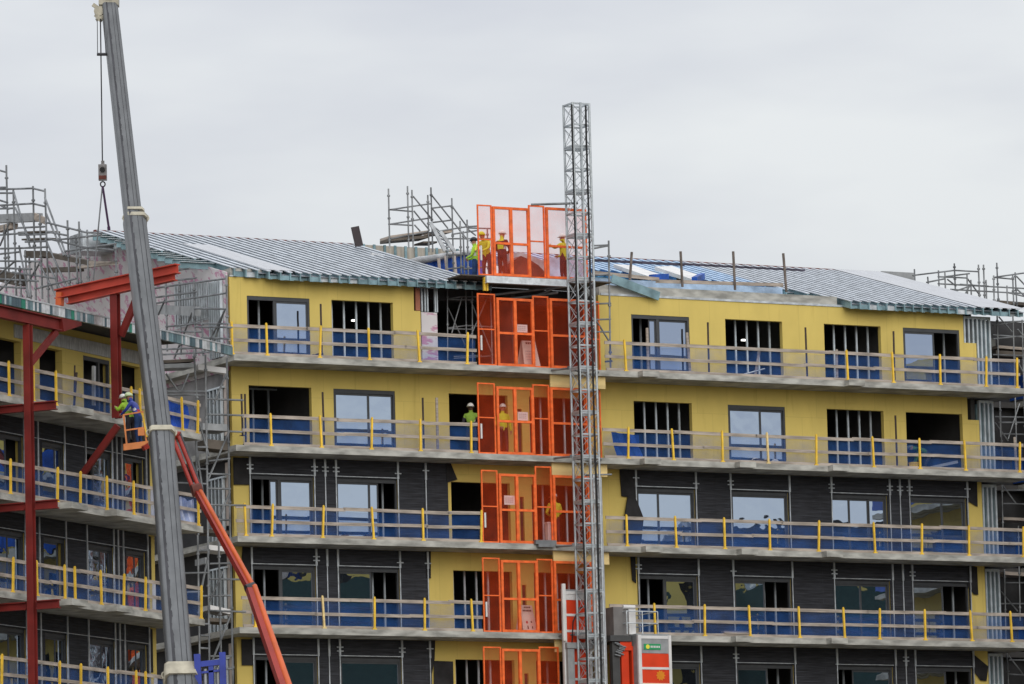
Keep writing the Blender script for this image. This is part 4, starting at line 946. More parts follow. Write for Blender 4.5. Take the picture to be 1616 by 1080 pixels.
scaffold('tube scaffold against the printed insulation wall right of the crane boom', M, 'u', -11.5,
    [(261.5, 440, 264, 555), (306, 443, 309, 562), (319, 505, 321, 562), (357, 435, 360, 565), (335, 520, 337, 565), (283, 445, 286, 560)],
    [(240, 447, 310, 439), (240, 456, 308, 446), (244, 470, 310, 461), (245, 479, 310, 470), (310, 446, 356, 440), (310, 470, 356, 463), (307, 487, 357, 488), (262, 516, 307, 511), (307, 511, 361, 511), (246, 523, 320, 524), (308, 516, 366, 517), (318, 533, 362, 535), (250, 540, 325, 541), (250, 552, 320, 549), (240, 430, 300, 424), (255, 560, 330, 556)],
    [(303, 494, 275, 566), (353, 492, 336, 546), (320, 560, 355, 490), (250, 497, 262, 470)],
    [(244, 481, 308, 484, .32, .2, 2), (244, 428, 285, 422, .08, .2)], base=(-11.5, -2, 26.02), r=.033)
tw = dict(posts=[(306, 553, 311, 640), (324, 560, 327, 760), (358, 566, 363, 830), (308, 640, 313, 845), (327, 760, 331, 1090), (312, 845, 316, 1090), (363, 830, 368, 1090), (345, 850, 350, 1090)],
    ledgers=[(255, 618, 325, 618), (255, 623, 322, 624), (325, 630, 384, 632), (325, 654, 384, 656), (360, 681, 382, 682), (326, 748, 363, 749), (326, 771, 364, 772), (329, 797, 388, 798), (329, 728, 363, 724), (310, 706, 328, 706), (310, 740, 328, 741), (272, 762, 327, 764), (330, 914, 388, 915), (320, 941, 366, 940), (316, 1003, 331, 1004), (316, 1023, 331, 1024), (331, 964, 388, 966), (288, 905, 330, 904), (288, 935, 320, 934), (331, 1036, 366, 1036), (331, 1055, 367, 1056), (310, 795, 330, 794), (329, 820, 364, 821), (312, 870, 331, 868), (331, 890, 366, 889), (313, 985, 331, 985)],
    braces=[(328, 758, 362, 680), (337, 638, 357, 590), (346, 817, 363, 776), (330, 950, 352, 902), (336, 1041, 366, 966), (322, 790, 309, 700), (316, 940, 330, 870), (306, 640, 330, 720), (262, 590, 280, 616), (298, 590, 285, 620)],
    boards=[(320, 668, 361, 670, .22, .9, 2), (250, 569, 308, 566, .10, .9, 1), (250, 575, 308, 573, .14, .9, 2), (313, 575, 357, 581, .18, .3, 3), (330, 860, 364, 864, .16, .9, 3), (332, 955, 364, 962, .16, .8, 3), (328, 693, 362, 697, .3, .8, 1), (326, 835, 364, 838, .12, .9, 1), (324, 880, 330, 880, .2, .8, 2), (330, 975, 366, 977, .12, .9, 1)])
scaffold('tall scaffold tower standing in the gap between the left wing and the main block', M, 'w', 2.0, base=(-12, 2, GROUND), grp=None, r=.034, **tw)
scaffold('tube scaffold with steep stairs behind the left roof, beside the roof gate', M, 'w', -4.0,
    [(613, 298, 615, 392), (643, 294, 645, 392), (650, 300, 652, 392), (675, 308, 677, 398), (680, 296, 683, 398), (713, 313, 716, 432), (726, 349, 728, 432), (737, 347, 739, 434), (731, 365, 733, 434), (769, 362, 771, 434), (705, 380, 706, 425)],
    [(613, 331.6, 650, 326), (650, 326, 680, 321.7), (613, 331, 650, 334), (613, 354.5, 680, 344), (613, 354, 650, 356), (680, 329, 713, 325), (678, 352, 713, 347.6), (678, 367.5, 737, 358), (737, 358, 755, 357), (713, 370, 754, 364), (737, 360, 774, 361), (705, 377, 776, 377), (704, 402.6, 768, 402), (705, 425, 731, 422), (735, 425, 770, 421), (616, 377, 677, 366)],
    [(652, 310, 679, 343), (653, 333, 678, 364), (654, 355, 663, 365), (681, 308, 713, 348), (681, 328, 707, 361), (713, 325, 737, 358), (713, 348, 737, 378), (737, 361, 751, 372)],
    [(616, 372, 677, 363.5, .10, .8), (616, 376, 677, 371, .1, .8, 1), (683, 366, 715, 362, .1, .7), (668, 381, 690, 381, .06, .7, 1)], base=(-3, -4, 29.2))
st = Thing(M, M.pw(690, 395, -3.7), 'scaffold_stair', 'pale aluminium scaffold stair dropping to the right below the roof scaffold', 'stair')
for (x0, y0, x1, y1) in ((679, 351, 702, 396), (695, 366, 717, 397)):
    m = MB(); m.bar(M.pw(x0, y0, -3.7), M.pw(x1, y1, -3.7), .05, .13); st.part('stringer', m, GALV)
for i in range(7):
    t = i / 6; m = MB(); m.bar(M.pw(680 + 22 * t, 354 + 41 * t, -3.75), M.pw(696 + 20 * t, 367 + 29 * t, -3.75), .10, .025); st.part('tread', m, GALV)
scaffold('small tube scaffold inside the dark top storey opening left of the gate', M, 'w', -.7,
    [(706, 455, 706.5, 570), (735, 456, 736.5, 572), (745, 460, 746, 575), (774, 455, 777, 577)],
    [(706, 472, 729, 468.5), (729, 468.5, 774, 469), (706, 473, 745, 473.5), (706, 518, 736, 514), (736, 514, 774, 516), (707, 519, 745, 520), (716, 563, 760, 561), (716, 566, 774, 562)],
    [(729, 469, 713, 526), (707, 486, 734, 545), (743, 475, 778, 562), (768, 472, 739, 540)], r=.024, base=(-2.4, -.7, T[0]))
scaffold('single scaffold standard with short tubes just right of the mast', M, 'w', 1.0,
    [(960.5, 380, 963.5, 585)], [(934, 388, 961, 387), (934, 393, 960, 388), (934, 435, 962, 433), (936, 480, 964, 479), (936, 505, 964, 504), (936, 524, 964, 524), (955, 571, 966, 570)], [(937, 500, 962, 540)], r=.032, base=(*M.pw(963.5, 585, 1.0)[:2], T[0]))
scaffold('tube scaffold standing behind the right-hand roof against the sky', M, 'w', -10.0,
    [(1443, 425, 1444, 446), (1481, 427, 1482, 452), (1491, 428, 1492, 458), (1506, 416, 1508, 465), (1526, 433, 1527, 470), (1532, 442, 1533, 472), (1544, 418, 1546, 474), (1552, 418, 1554, 474), (1556, 442, 1557, 476), (1568, 435, 1569, 480), (1573, 415, 1576, 482), (1589, 451, 1590, 482), (1598, 433, 1600, 486), (1602, 430, 1605, 486), (1464, 437, 1465, 449)],
    [(1440, 435, 1506, 427), (1506, 427, 1544, 429), (1462, 446, 1492, 440), (1480, 437, 1526, 439), (1491, 437, 1530, 432), (1480, 448, 1625, 456), (1500, 457, 1625, 464), (1569, 438, 1602, 433), (1602, 433, 1625, 430), (1569, 438, 1600, 441), (1590, 462, 1625, 470), (1510, 459, 1530, 452), (1515, 449, 1560, 452)],
    [(1526, 439, 1547, 467), (1495, 441, 1509, 452), (1604, 436, 1622, 455), (1603, 455, 1620, 470), (1520, 470, 1530, 452)], [(1575, 474, 1625, 478, .12, 1.0, 1)], r=.03, base=(17, -10, 28))
dk = Thing(M, (20, -1.8, GROUND), 'end_stair_block', 'dark unfinished end bay behind the scaffolding at the right edge', 'building')
m = MB(); m.box(19.42, 27, -12, -2.6, GROUND, 28.95); dk.part('wall', m, DARKW)
m = MB()
for k in range(5): m.box(19.42, 27, -2.6, -2.2, T[k] - .2, T[k])
dk.part('floor_slab', m, CONCD)
dk.part('sheeting', (lambda q: q)(MB().box(19.9, 20.9, -2.15, -2.1, T[0] + .9, T[0] + 2.3)), mat('grey_sheeting', (.16, .16, .15), .9, var=.2))
scaffold('scaffold up the right-hand end of the block, cut off by the photo edge', M, 'w', -1.0,
    [(1573, 482, 1579, 690), (1598, 482, 1604, 700), (1613, 505, 1618, 700), (1578, 633, 1583, 760), (1581, 760, 1584, 890), (1585, 895, 1588, 1030), (1589, 1030, 1592, 1090), (1607, 830, 1610, 980)],
    [(1567, 509, 1616, 507), (1567, 514, 1600, 509), (1567, 529, 1622, 533), (1567, 535, 1622, 530), (1570, 658, 1622, 659), (1578, 685, 1622, 686), (1575, 667, 1620, 667), (1583, 774, 1622, 774), (1583, 795, 1622, 796), (1586, 920, 1622, 920), (1575, 953, 1622, 953), (1592, 1042, 1622, 1042), (1590, 1064, 1622, 1066), (1567, 560, 1622, 562)],
    [(1576, 500, 1597, 524), (1570, 667, 1591, 696), (1609, 637, 1591, 693), (1580, 763, 1604, 796), (1580, 934, 1606, 965), (1591, 1034, 1614, 1064), (1600, 560, 1616, 590), (1606, 520, 1616, 532)],
    [(1575, 545, 1622, 549, .1, .7), (1572, 553, 1622, 556, .2, .6, 1), (1583, 816, 1622, 818, .1, .7), (1586, 902, 1622, 904, .12, .7), (1578, 700, 1622, 702, .12, .7, 1)], base=(20, -1, GROUND), grp=None)

# ------------------------------------------------------------------ props and loose things on the balconies
def prop(x0, y0, x1, y1, w_, label, mt=PLANKD, r=.035, nme='leaning_prop', grp='dark props standing on the balconies'):
    m = MB(); a, b = Vector(M.pw(x0, y0, w_)), Vector(M.pw(x1, y1, w_)); m.tube(b, a, r, n=8); m.box(b.x - .08, b.x + .08, w_ - .08, w_ + .08, b.z, b.z + .02)
    single(M, tuple(b), nme, m, mt, label, 'prop', grp)
DKP = mat('dark_steel_prop', (.05, .035, .03), .7, var=.3)
for (q, lab) in (((506, 480, 508, 563, .8), 'dark steel prop between the two windows on the top balcony'), ((381, 622, 383, 688, .9), 'dark prop at the far left end of the second balcony'), ((386.5, 622, 388, 702, .9), 'thin dark prop beside the first window of the second balcony'),
                 ((509, 619, 512, 704, .8), 'dark steel prop left of the big glazed window on the second balcony'), ((667, 628, 669, 712, .8), 'dark prop left of the doorway on the second balcony'), ((1117, 509, 1119, 590, .8), 'dark prop between the first two windows of the top right balcony'),
                 ((1271, 517, 1274, 597, .8), 'dark prop between the two middle openings of the top right balcony'), ((1410, 523, 1412, 603, .5), 'dark prop left of the last window of the top right balcony'), ((1413, 656, 1416, 738, .5), 'dark prop left of the dark opening on the second right balcony')):
    prop(*q, lab, DKP)
for (q, lab) in (((1021, 518, 1023, 585, 1.0), 'brown timber upright in front of the first right window, top balcony'), ((1084, 525, 1089, 587, 1.0), 'brown timber upright at the right edge of the first right window, top balcony'), ((689, 628, 691, 712, .7), 'pale timber prop beside the doorway on the second balcony'),
                 ((1320, 552, 1321, 600, 1.1), 'short pale timber upright on the top right balcony'), ((1601, 690, 1605, 750, .9), 'timber upright near the right end of the second right balcony'), ((1199, 550, 1192, 592, 1.0), 'short leaning pale timber on the top right balcony')):
    prop(*q, lab, PLANK, .05, grp='timber uprights on the balconies')
m = MB(); a = M.pw(1170, 592, 1.0); b = M.pw(1207, 582, 1.1); m.tube(a, b, .025); single(M, a, 'metal_strut', m, GALV, 'short pale metal strut lying across the top right balcony floor', 'strut')
m = MB(); q = M.pw(554, 358, -7.9); p2 = M.pw(569, 387, -7.9); m.bar(M.pw(560, 358, -7.9), M.pw(567, 389, -7.9), .30, .06, 0, (0, 1, 0)); single(M, p2, 'upright_board', m, mat('dark_board', (.05, .04, .042), .7), 'dark board standing upright on the ridge of the left roof', 'board')
# low stud-and-board wall and tarpaulins behind the ridge gap
fw = Thing(M, (-1.5, -11, 28.8), 'rooftop_wall', 'low pale boarded wall with steel studs behind the left roof ridge', 'wall')
a = M.pw(570, 384, -11); b = M.pw(748, 400, -11); m = MB(); m.box(a[0] - 1, b[0], -11.1, -11, 30.2, a[2] - .05); fw.part('board', m, mat('pale_boards', (.36, .33, .28), .85, var=.2, scale=2, stretch=(4, 1, .4)))
m = MB(); u = a[0] - .8
while u < b[0]: m.box(u, u + .09, -11, -10.95, 30.3, a[2] - .03); u += .42
fw.part('stud', m, TEAL)
tp = Thing(M, (0, -3.2, 29), 'tarpaulin', 'bright blue tarpaulin with white rolled edge on the roof behind the scaffold', 'tarpaulin')
m = MB(); a, b, c, d = M.pw(662, 418, -6), M.pw(760, 398, -6), M.pw(760, 450, -6), M.pw(662, 440, -6); n = 14; pr = None
for i in range(n + 1):
    t = i / n; u = a[0] + (b[0] - a[0]) * t; o = .08 * math.sin(i * 1.9); row = [(u, -6 + o, a[2] + (b[2] - a[2]) * t), (u, -5.9 - o, (a[2] + c[2]) / 2), (u, -5.8 + o, 29.0)]
    if pr: m.quad(pr[0], row[0], row[1], pr[1]); m.quad(pr[1], row[1], row[2], pr[2])
    pr = row
tp.part('sheet', m, BLUET)
m = MB(); m.tube(M.pw(636, 420, -5.9), M.pw(664, 411, -5.9), .15, n=8); m.tube(M.pw(660, 412, -5.9), M.pw(745, 397, -5.9), .14, .09, n=8); m.tube(M.pw(585, 404, -6.1), M.pw(640, 416, -5.9), .12, n=8); tp.part('rolled_edge', m, mat('dull_white_roll', (.40, .41, .42), .7, var=.25))
m = MB(); m.bar(M.pw(692, 408, -5.6), M.pw(694, 432, -5.6), .1, .05, 0, (0, 1, 0)); m.bar(M.pw(703, 404, -5.6), M.pw(706, 436, -5.6), .1, .05, 0, (0, 1, 0)); m.bar(M.pw(716, 400, -5.6), M.pw(719, 436, -5.6), .12, .05, 0, (0, 1, 0)); tp.part('batten', m, OFFW)
m = MB(); b0 = M.pw(832, 437, -1.2)
for pts in (((800, 418), (822, 404), (836, 410), (850, 419), (866, 436), (808, 436)),): m.prism([M.uz(x, y, -1.6) for x, y in pts], -2.1, -1.6)
single(M, b0, 'sheet_pile', m, RUST, 'heap of rust-brown sheeting on the roof behind the roof gate', 'heap')
m = MB(); m.prism([M.uz(x, y, -2.6) for x, y in ((803, 401), (822, 398), (868, 415), (872, 436), (806, 436))], -3.4, -2.6); m.prism([M.uz(x, y, -2.4) for x, y in ((866, 407), (893, 404), (930, 420), (930, 440), (866, 437))], -3.0, -2.4, 1)
single(M, M.pw(830, 436, -2.6), 'roof_membrane', m, [mat('greyish_membrane', (.36, .35, .37), .6, var=.3, bump=.4), PLAST], 'pale sheeting draped over the roof edge behind the roof gate', 'sheeting')
m = MB(); a = L.pw(277, 775, -.3); b = L.pw(304, 833, -.3); pr = None
for i in range(9):
    t = i / 8; u = a[0] + (b[0] - a[0]) * t; o = .06 * math.sin(i * 2.3); row = [(u, -.22 + o, T[2] + .85 + .05 * math.sin(i)), (u, -.25 - o, T[2] + .4), (u, -.2 + o, T[2] + .04)]
    if pr: m.quad(pr[0], row[0], row[1], pr[1]); m.quad(pr[1], row[1], row[2], pr[2])
    pr = row
single(L, (a[0], -.22, T[2]), 'plastic_sheet', m, PLAST, 'crumpled clear plastic sheet on the left wing balcony beside the boom lift elbow', 'sheet')
m = MB(); u, _ = M.uz(1442, 735, .5); m.tube((u, .5, T[1]), (u, .5, T[1] + .3), .15, .17, n=14); m.tube((u, .5, T[1] + .3), (u, .5, T[1] + .34), .18, n=14, mi=0); single(M, (u, .5, T[1]), 'bucket', m, POST, 'yellow bucket on the floor beside the dark opening, second right balcony', 'bucket')
m = MB(); u = M.U(862, 815, .9); m.box(u, u + .26, .8, 1.0, T[2], T[2] + .75); m.box(u - .03, u + .29, .78, 1.02, T[2] + .75, T[2] + .8); single(M, (u, .9, T[2]), 'white_box', m, WHT, 'tall white box beside the worker behind the third gate', 'box')
m = MB(); a = M.U(843, 852, 1.45); b = M.U(876, 852, 1.45); m.box(a, b, 1.41, 1.55, T[2] - .02, T[2] + .12); m.box(a + .1, b - .1, 1.42, 1.6, T[2] - .12, T[2] - .022); single(M, (a, 1.45, T[2] - .12), 'gate_bracket', m, SCAF, 'grey steel bracket under the third landing gate', 'bracket')
m = MB(); u = M.U(975, 690, .6); 
pr = None
for i in range(8):
    uu = M.U(966 + i * 6, 690, 1.0); o = .07 * math.sin(i * 2); row = [(uu, .95 + o, T[1] + .95 - i * .01), (uu + .1, .9 - o, T[1] + .5), (uu + .22, .95, T[1] + .06)]
    if pr: m.quad(pr[0], row[0], row[1], pr[1]); m.quad(pr[1], row[1], row[2], pr[2])
    pr = row
single(M, (u, .95, T[1]), 'blue_sheet', m, BLUET, 'loose blue sheet hung over the rail end right of the mast, second balcony', 'sheet')
m = MB(); a, b = L.pw(258, 632, -.25), L.pw(299, 642, -.25); pr = None
for i in range(11):
    t = i / 10; u = a[0] + (b[0] - a[0]) * t; o = .06 * math.sin(i * 1.7); row = [(u, -.24 + o, T[1] + .96 - .12 * t + .03 * math.sin(i)), (u, -.3 - o, T[1] + .5), (u - .15 * t, -.22 + o, T[1] + .04)]
    if pr: m.quad(pr[0], row[0], row[1], pr[1]); m.quad(pr[1], row[1], row[2], pr[2])
    pr = row
single(L, (a[0], -.25, T[1]), 'blue_sheet', m, mat('bright_blue_sheet', (.02, .075, .42), .6, var=.3, bump=.3), 'bright blue sheet hung inside the guardrail right of the crane boom, left wing', 'sheet')
m = MB(); a, b = L.pw(150, 655, -.3), L.pw(182, 672, -.3); m.tube(a, (b[0], -.4, b[2] + .12), .04, .09, n=7); m.tube((b[0], -.4, b[2] + .12), (b[0] + .5, -.5, b[2] + .1), .09, .12, n=7); single(L, a, 'rolled_sheet', m, BLUET, 'rolled blue sheet lying on the left wing balcony beside the red column', 'sheet')
m = MB(); a = L.pw(118, 577, -.6); b = L.pw(117, 640, -.6); m.tube(a, b, .03, n=6); m.tube(L.pw(121, 588, -.55), b, .035, n=6); single(L, b, 'leaning_pole', m, DKP, 'pair of thin dark poles on the left wing balcony near the tall red column', 'pole')
m = MB(); a = L.pw(148, 578, -.3); b = L.pw(148, 640, -.3); m.bar(a, b, .12, .08, 0, (0, 1, 0)); single(L, b, 'grey_post', m, GREYM, 'pale grey upright in front of the third left wing opening', 'post')

for i, (x, y, wd, lab) in enumerate(((1191, 692, .35, 'small white sack on the second right balcony, left of its twin'), (1207, 694, .28, 'white plastic tub on the second right balcony, between two sacks'), (1222, 692, .3, 'small white sack on the second right balcony, rightmost of three'))):
    u = M.U(x, y, .75); m = MB(); m.sphere((u, .75, T[1] + .13), wd / 2, (1, .8, .85), 10, 6); single(M, (u, .75, T[1]), 'sack', m, WHT, lab, 'sack')
m = MB(); a, b = M.pw(1145, 1001, 1.35), M.pw(1185, 1003, 1.3)
for i in range(3): m.bar((a[0] + .1 * i, 1.2 - .2 * i, T[3] + .13 + .045 * i), (b[0] + .12 * i, 1.2 - .16 * i, T[3] + .135 + .045 * i), .2, .04)
single(M, (a[0], 1.2, T[3]), 'plank_stack', m, PLANK, 'short stack of planks on the fourth right balcony edge', 'planks')
m = MB(); u = M.U(1475, 740, .4); m.bar((u - .55, .2, T[1] + .1), (u + .9, .5, T[1] + .42), .06, .1, 0); m.bar((u - .5, .35, T[1] + .06), (u + 1.1, .2, T[1] + .1), .1, .08); single(M, (u, .4, T[1]), 'loose_timber', m, GREYM, 'loose grey lengths lying by the yellow bucket on the second right balcony', 'timber')
for (fr_, k, xs, lab) in ((M, 0, (445, 460, 492, 500), 'dark offcuts on the floor of the top left balcony'), (M, 2, (540, 548, 575), 'dark offcuts on the floor of the third balcony'), (M, 1, (1180, 1190, 1201), 'small offcuts on the floor of the second right balcony')):
    m = MB(); u0 = M.U(xs[0], 566 + 140 * k, 1.0)
    for x in xs: u = M.U(x, 566 + 140 * k, 1.0); m.box(u, u + random.uniform(.08, .2), .9, 1.15, T[k] + .001, T[k] + random.uniform(.12, .2))
    single(M, (u0, 1.0, T[k]), 'offcuts', m, DKP, lab, 'offcuts', None, 'stuff')
# ------------------------------------------------------------------ people
def person(pos, heading, label, pose=None, top=HVY, legs=CLTH, skin=SKIN, helmet=HELM, h=1.75, strip=True, harness=False, group=None, sleeve=None, harness_mat=None):
    """pos = world point between the feet; heading 0 looks along +y (away from the camera), positive turns left"""
    J = dict(pel=(0, 0, .96), sp=(0, 0, 1.14), ch=(0, .01, 1.34), nk=(0, .0, 1.48), hd=(0, .02, 1.58), hm=(0, .03, 1.66), ht=(0, .02, 1.73),
             ls=(-.19, 0, 1.42), le=(-.26, .0, 1.14), lw=(-.25, .10, .90), lh=(-.25, .13, .82), rs=(.19, 0, 1.42), re=(.26, 0, 1.14), rw=(.25, .10, .90), rh=(.25, .13, .82),
             lp=(-.10, 0, .92), lk=(-.12, .03, .50), la=(-.13, -.02, .10), lt=(-.14, .17, .04), rp=(.10, 0, .92), rk=(.12, .03, .50), ra=(.13, -.02, .10), rt=(.14, .17, .04))
    J.update(pose or {}); face = J.pop('face', (0, 1, 0))
    rad = dict(pel=(.155, .115), sp=(.145, .11), ch=(.165, .115), nk=(.062, .062), hd=(.075, .082), hm=(.082, .098), ht=(.06, .07), ls=(.075, .075), le=(.052, .052), lw=(.036, .036), lh=(.042, .024),
               rs=(.075, .075), re=(.052, .052), rw=(.036, .036), rh=(.042, .024), lp=(.10, .10), lk=(.066, .066), la=(.05, .05), lt=(.045, .035), rp=(.10, .10), rk=(.066, .066), ra=(.05, .05), rt=(.045, .035))
    ed = [('pel', 'sp'), ('sp', 'ch'), ('ch', 'nk'), ('nk', 'hd'), ('hd', 'hm'), ('hm', 'ht'), ('ch', 'ls'), ('ls', 'le'), ('le', 'lw'), ('lw', 'lh'), ('ch', 'rs'), ('rs', 're'), ('re', 'rw'), ('rw', 'rh'),
          ('pel', 'lp'), ('lp', 'lk'), ('lk', 'la'), ('la', 'lt'), ('pel', 'rp'), ('rp', 'rk'), ('rk', 'ra'), ('ra', 'rt')]
    ks = list(J); s = h / 1.75
    me = bpy.data.meshes.new('skeleton'); me.from_pydata([Vector(J[k]) * s for k in ks], [(ks.index(a), ks.index(b)) for a, b in ed], [])
    o = bpy.data.objects.new('person', me); COL.objects.link(o); o.modifiers.new('s', 'SKIN'); sv = me.skin_vertices[0].data
    for i, k in enumerate(ks): sv[i].radius = tuple(r * s for r in rad[k]); sv[i].use_root = (k == 'pel')
    o.modifiers.new('d', 'SUBSURF').levels = 1
    dg = bpy.context.evaluated_depsgraph_get(); dg.update(); nm_ = bpy.data.meshes.new_from_object(o.evaluated_get(dg)); o.modifiers.clear(); o.data = nm_
    mats = [top, legs, skin, RUBB, REFL, sleeve or top, harness_mat or HARN]
    nm_.materials.clear()
    for m_ in mats: nm_.materials.append(m_)
    zone = {('pel', 'sp'): 0, ('sp', 'ch'): 0, ('ch', 'nk'): 0, ('nk', 'hd'): 2, ('hd', 'hm'): 2, ('hm', 'ht'): 2, ('lw', 'lh'): 2, ('rw', 'rh'): 2, ('la', 'lt'): 3, ('ra', 'rt'): 3}
    for a in 'lr':
        for e in ((a + 's', a + 'e'), (a + 'e', a + 'w')): zone[e] = 5
        for e in ((a + 'p', a + 'k'), (a + 'k', a + 'a'), ('pel', a + 'p')): zone[e] = 1
        zone[('ch', a + 's')] = 0
    def dseg(p, a, b):
        d = b - a; t = max(0, min(1, (p - a).dot(d) / max(1e-9, d.dot(d)))); return (p - a - d * t).length, t
    for f in nm_.polygons:
        c = f.center; best = min(((dseg(c, Vector(J[a]) * s, Vector(J[b]) * s)[0] / max(rad[a][0], rad[b][0]), (a, b)) for a, b in ed)); e = best[1]; zi = zone[e]
        if e == ('pel', 'sp') and dseg(c, Vector(J['pel']) * s, Vector(J['sp']) * s)[1] <= .02 and zi == 0: zi = 0
        if strip and zi == 0 and e == ('sp', 'ch') and .15 < dseg(c, Vector(J['sp']) * s, Vector(J['ch']) * s)[1] < .4: zi = 4
        if harness and e in (('sp', 'ch'), ('ch', 'nk')) and abs(c.x) < .09 * s and c.y < 0: zi = 6
        f.material_index = zi; f.use_smooth = True
    # fingers and face on the same mesh
    bm = bmesh.new(); bm.from_mesh(nm_)
    def tub(a, b, r0, r1, mi):
        d = (b - a).normalized(); x = d.cross(Vector((.3, .2, .93))).normalized(); y = x.cross(d); n = 6; vs = []
        for p, r in ((a, r0), (b, r1)): vs.append([bm.verts.new(p + x * r * math.cos(i * math.pi / 3) + y * r * math.sin(i * math.pi / 3)) for i in range(n)])
        for i in range(n): bm.faces.new((vs[0][i], vs[0][(i + 1) % n], vs[1][(i + 1) % n], vs[1][i])).material_index = mi
        bm.faces.new(vs[1]).material_index = mi
    for a in 'lr':
        wv, hv = Vector(J[a + 'w']) * s, Vector(J[a + 'h']) * s; d = (hv - wv).normalized(); sd = d.cross(Vector((1, 0, 0)))
        if sd.length < .2: sd = d.cross(Vector((0, 1, 0)))
        sd.normalize(); cu = sd.cross(d) * (1 if a == 'l' else -1)
        for i, ln in enumerate((.070, .080, .075, .058)):
            b0 = hv + sd * (.027 - .018 * i) * s; k1 = b0 + d * ln * .5 * s + cu * .008 * s; tub(b0 - d * .01, k1, .0095 * s, .009 * s, 2); tub(k1, k1 + d * ln * .45 * s + cu * .028 * s, .009 * s, .007 * s, 2)
        b0 = wv + d * .035 * s + sd * .03 * s; tub(b0, b0 + (d * .6 + sd * .7) * .04 * s, .011 * s, .010 * s, 2); tub(b0 + (d * .6 + sd * .7) * .04 * s, b0 + (d * 1.3 + sd * .8) * .045 * s, .010 * s, .008 * s, 2)
    hm = Vector(J['hm']) * s; fw_ = Vector(face).normalized(); up_ = (Vector(J['ht']) - Vector(J['hd'])).normalized(); rt_ = fw_.cross(up_).normalized()
    tub(hm + fw_ * .082 * s - up_ * .01 * s, hm + fw_ * .118 * s - up_ * .035 * s, .012 * s, .016 * s, 2)
    for q in (-1, 1):
        tub(hm + fw_ * .078 * s + rt_ * q * .032 * s + up_ * .01 * s, hm + fw_ * .098 * s + rt_ * q * .03 * s + up_ * .01 * s, .012 * s, .010 * s, 3); tub(hm + rt_ * q * .07 * s - up_ * .01, hm + rt_ * q * .095 * s, .03 * s, .022 * s, 2)
    tub(hm + fw_ * .082 * s - up_ * .065 * s - rt_ * .025 * s, hm + fw_ * .088 * s - up_ * .065 * s + rt_ * .025 * s, .008 * s, .008 * s, 3)
    bm.to_mesh(nm_); bm.free()
    o.location = pos; o.rotation_euler = (0, 0, heading); tag(o, label, 'person', group)
    m = MB(); c = Vector(J['hm']) * s + up_ * .045 * s
    bm2 = bmesh.new(); mtx = Matrix((rt_, fw_, up_)).transposed().to_4x4(); mtx.translation = c
    bmesh.ops.create_uvsphere(bm2, u_segments=14, v_segments=8, radius=.125 * s)
    for v in list(bm2.verts):
        if v.co.z < -.002: v.co.z = -.004
        v.co.x *= .95; v.co.y *= 1.08
    r = bmesh.ops.create_circle(bm2, cap_ends=True, segments=16, radius=.145 * s)
    for v in r['verts']: v.co.y = v.co.y * 1.12 + .03 * s; v.co.z = -.012
    bmesh.ops.transform(bm2, matrix=mtx, verts=bm2.verts); hme = bpy.data.meshes.new('helmet'); bm2.to_mesh(hme); bm2.free(); hme.materials.append(helmet)
    for p in hme.polygons: p.use_smooth = True
    ho = bpy.data.objects.new('helmet', hme); COL.objects.link(ho); ho.parent = o
    return o
def at(x, y, w_, z): return M.P(M.U(x, y, w_), w_, z)
hands_front = dict(le=(-.27, .06, 1.15), lw=(-.10, .26, 1.10), lh=(-.03, .31, 1.10), re=(.27, .06, 1.15), rw=(.10, .26, 1.06), rh=(.03, .31, 1.06))
walkp = dict(lk=(-.11, .12, .50), la=(-.12, .18, .10), lt=(-.12, .36, .04), rk=(.11, -.02, .50), ra=(.12, -.22, .12), rt=(.12, -.06, .04))
point_l = dict(ls=(-.20, .02, 1.44), le=(-.42, .10, 1.40), lw=(-.62, .18, 1.44), lh=(-.70, .2, 1.46))
lean = dict(pel=(0, 0, .95), sp=(0, .06, 1.12), ch=(0, .16, 1.30), nk=(0, .22, 1.42), hd=(0, .27, 1.51), hm=(0, .30, 1.58), ht=(0, .31, 1.66), ls=(-.19, .17, 1.37), rs=(.19, .17, 1.37), le=(-.25, .32, 1.15), re=(.25, .32, 1.15), lw=(-.14, .5, 1.05), rw=(.14, .5, 1.05), lh=(-.1, .58, 1.05), rh=(.1, .58, 1.05))
bend = dict(pel=(0, -.12, .80), sp=(0, .05, .95), ch=(0, .24, 1.02), nk=(0, .36, 1.05), hd=(0, .44, 1.06), hm=(0, .52, 1.08), ht=(0, .6, 1.10), ls=(-.19, .25, 1.0), rs=(.19, .25, 1.0), le=(-.24, .34, .74), re=(.24, .34, .74), lw=(-.15, .42, .52), rw=(.15, .42, .52), lh=(-.14, .44, .44), rh=(.14, .44, .44), lp=(-.1, -.1, .78), rp=(.1, -.1, .78), lk=(-.13, .08, .45), rk=(.13, .08, .45), face=(0, .6, -.4))
WG = 'workers on the roof platform'
person(at(750, 420, -1.2, PZ - .1), R(80), 'worker in lime jacket and dark helmet on the roof scaffold, leftmost by the gate', hands_front, HVG, CLTB, helmet=HELB)
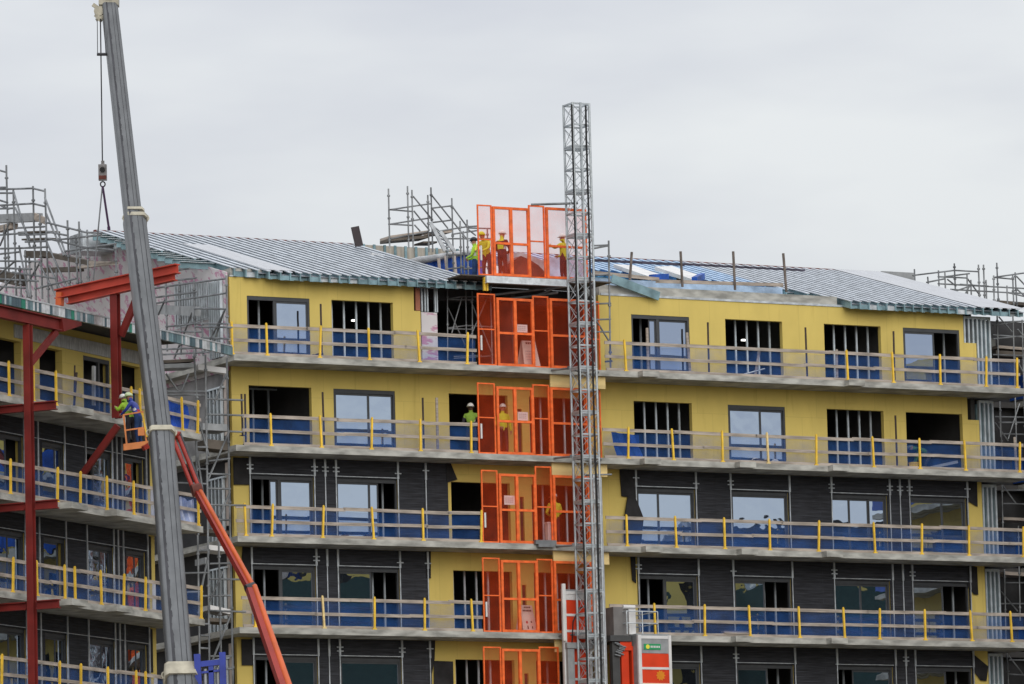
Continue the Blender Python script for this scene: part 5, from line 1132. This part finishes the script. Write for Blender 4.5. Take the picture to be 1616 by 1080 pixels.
person(at(769, 420, -.3, PZ), R(150), 'worker in yellow vest bending behind the left post of the roof gate', lean, HVY, CLTH, helmet=HVY)
person(at(793, 420, -.1, PZ), R(-35), 'worker in dark clothes with crossed yellow vest and tool belt behind the roof gate', hands_front, CLTM, CLTM, helmet=HELM, sleeve=CLTM, harness=True, harness_mat=HVY)
person(at(890, 420, -.1, PZ), R(60), 'worker in yellow jacket with arm raised behind the mast on the roof platform', {**hands_front, 'le': (-.30, .18, 1.30), 'lw': (-.18, .38, 1.42), 'lh': (-.14, .45, 1.46)}, HVY, CLTM)
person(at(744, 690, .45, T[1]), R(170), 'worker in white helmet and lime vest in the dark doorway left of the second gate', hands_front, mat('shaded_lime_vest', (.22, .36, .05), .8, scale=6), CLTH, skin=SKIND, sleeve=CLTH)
person(at(794, 690, .6, T[1]), R(200), 'worker in white helmet and yellow jacket standing behind the second gate', {'rw': (.18, .2, 1.0), 'rh': (.14, .27, .98)}, HVY, CLTM)
person(at(876, 840, .75, T[2]), R(25), 'worker in yellow jacket standing beside the white box behind the third gate', hands_front, HVY, CLTM)
person(at(1462, 730, -.9, T[1]), R(95), 'worker in green vest bending in the dark opening at the right of the second balcony', bend, mat('dull_green_vest', (.06, .16, .06), .8), CLTH, helmet=mat('grey_helmet', (.16, .2, .2), .5))
zb = bx(210, 700, .4); basket_z = bx(205, 701).z + .06
p0 = Vector((bx(204, 700).x, -(bx(204, 700).y) + .0, basket_z)); p0.y = 183.5
person((bx(205, 700).x, 183.45, basket_z - .12), R(48), 'worker in lime jacket and white helmet in the lift basket reaching to the red column', {**lean, 'lw': (-.12, .52, 1.32), 'lh': (-.1, .6, 1.36), 'le': (-.26, .3, 1.2), 're': (.24, .3, 1.2), 'rw': (.05, .5, 1.3), 'rh': (0, .58, 1.33)}, HVG, CLTH)
person((bx(218, 700).x, 183.2, basket_z - .12), R(70), 'worker in blue with red harness and pale helmet in the lift basket behind the first', {**lean}, BLUES, CLTB, helmet=mat('pale_lime_helmet', (.55, .65, .4), .4), harness=True, strip=True)
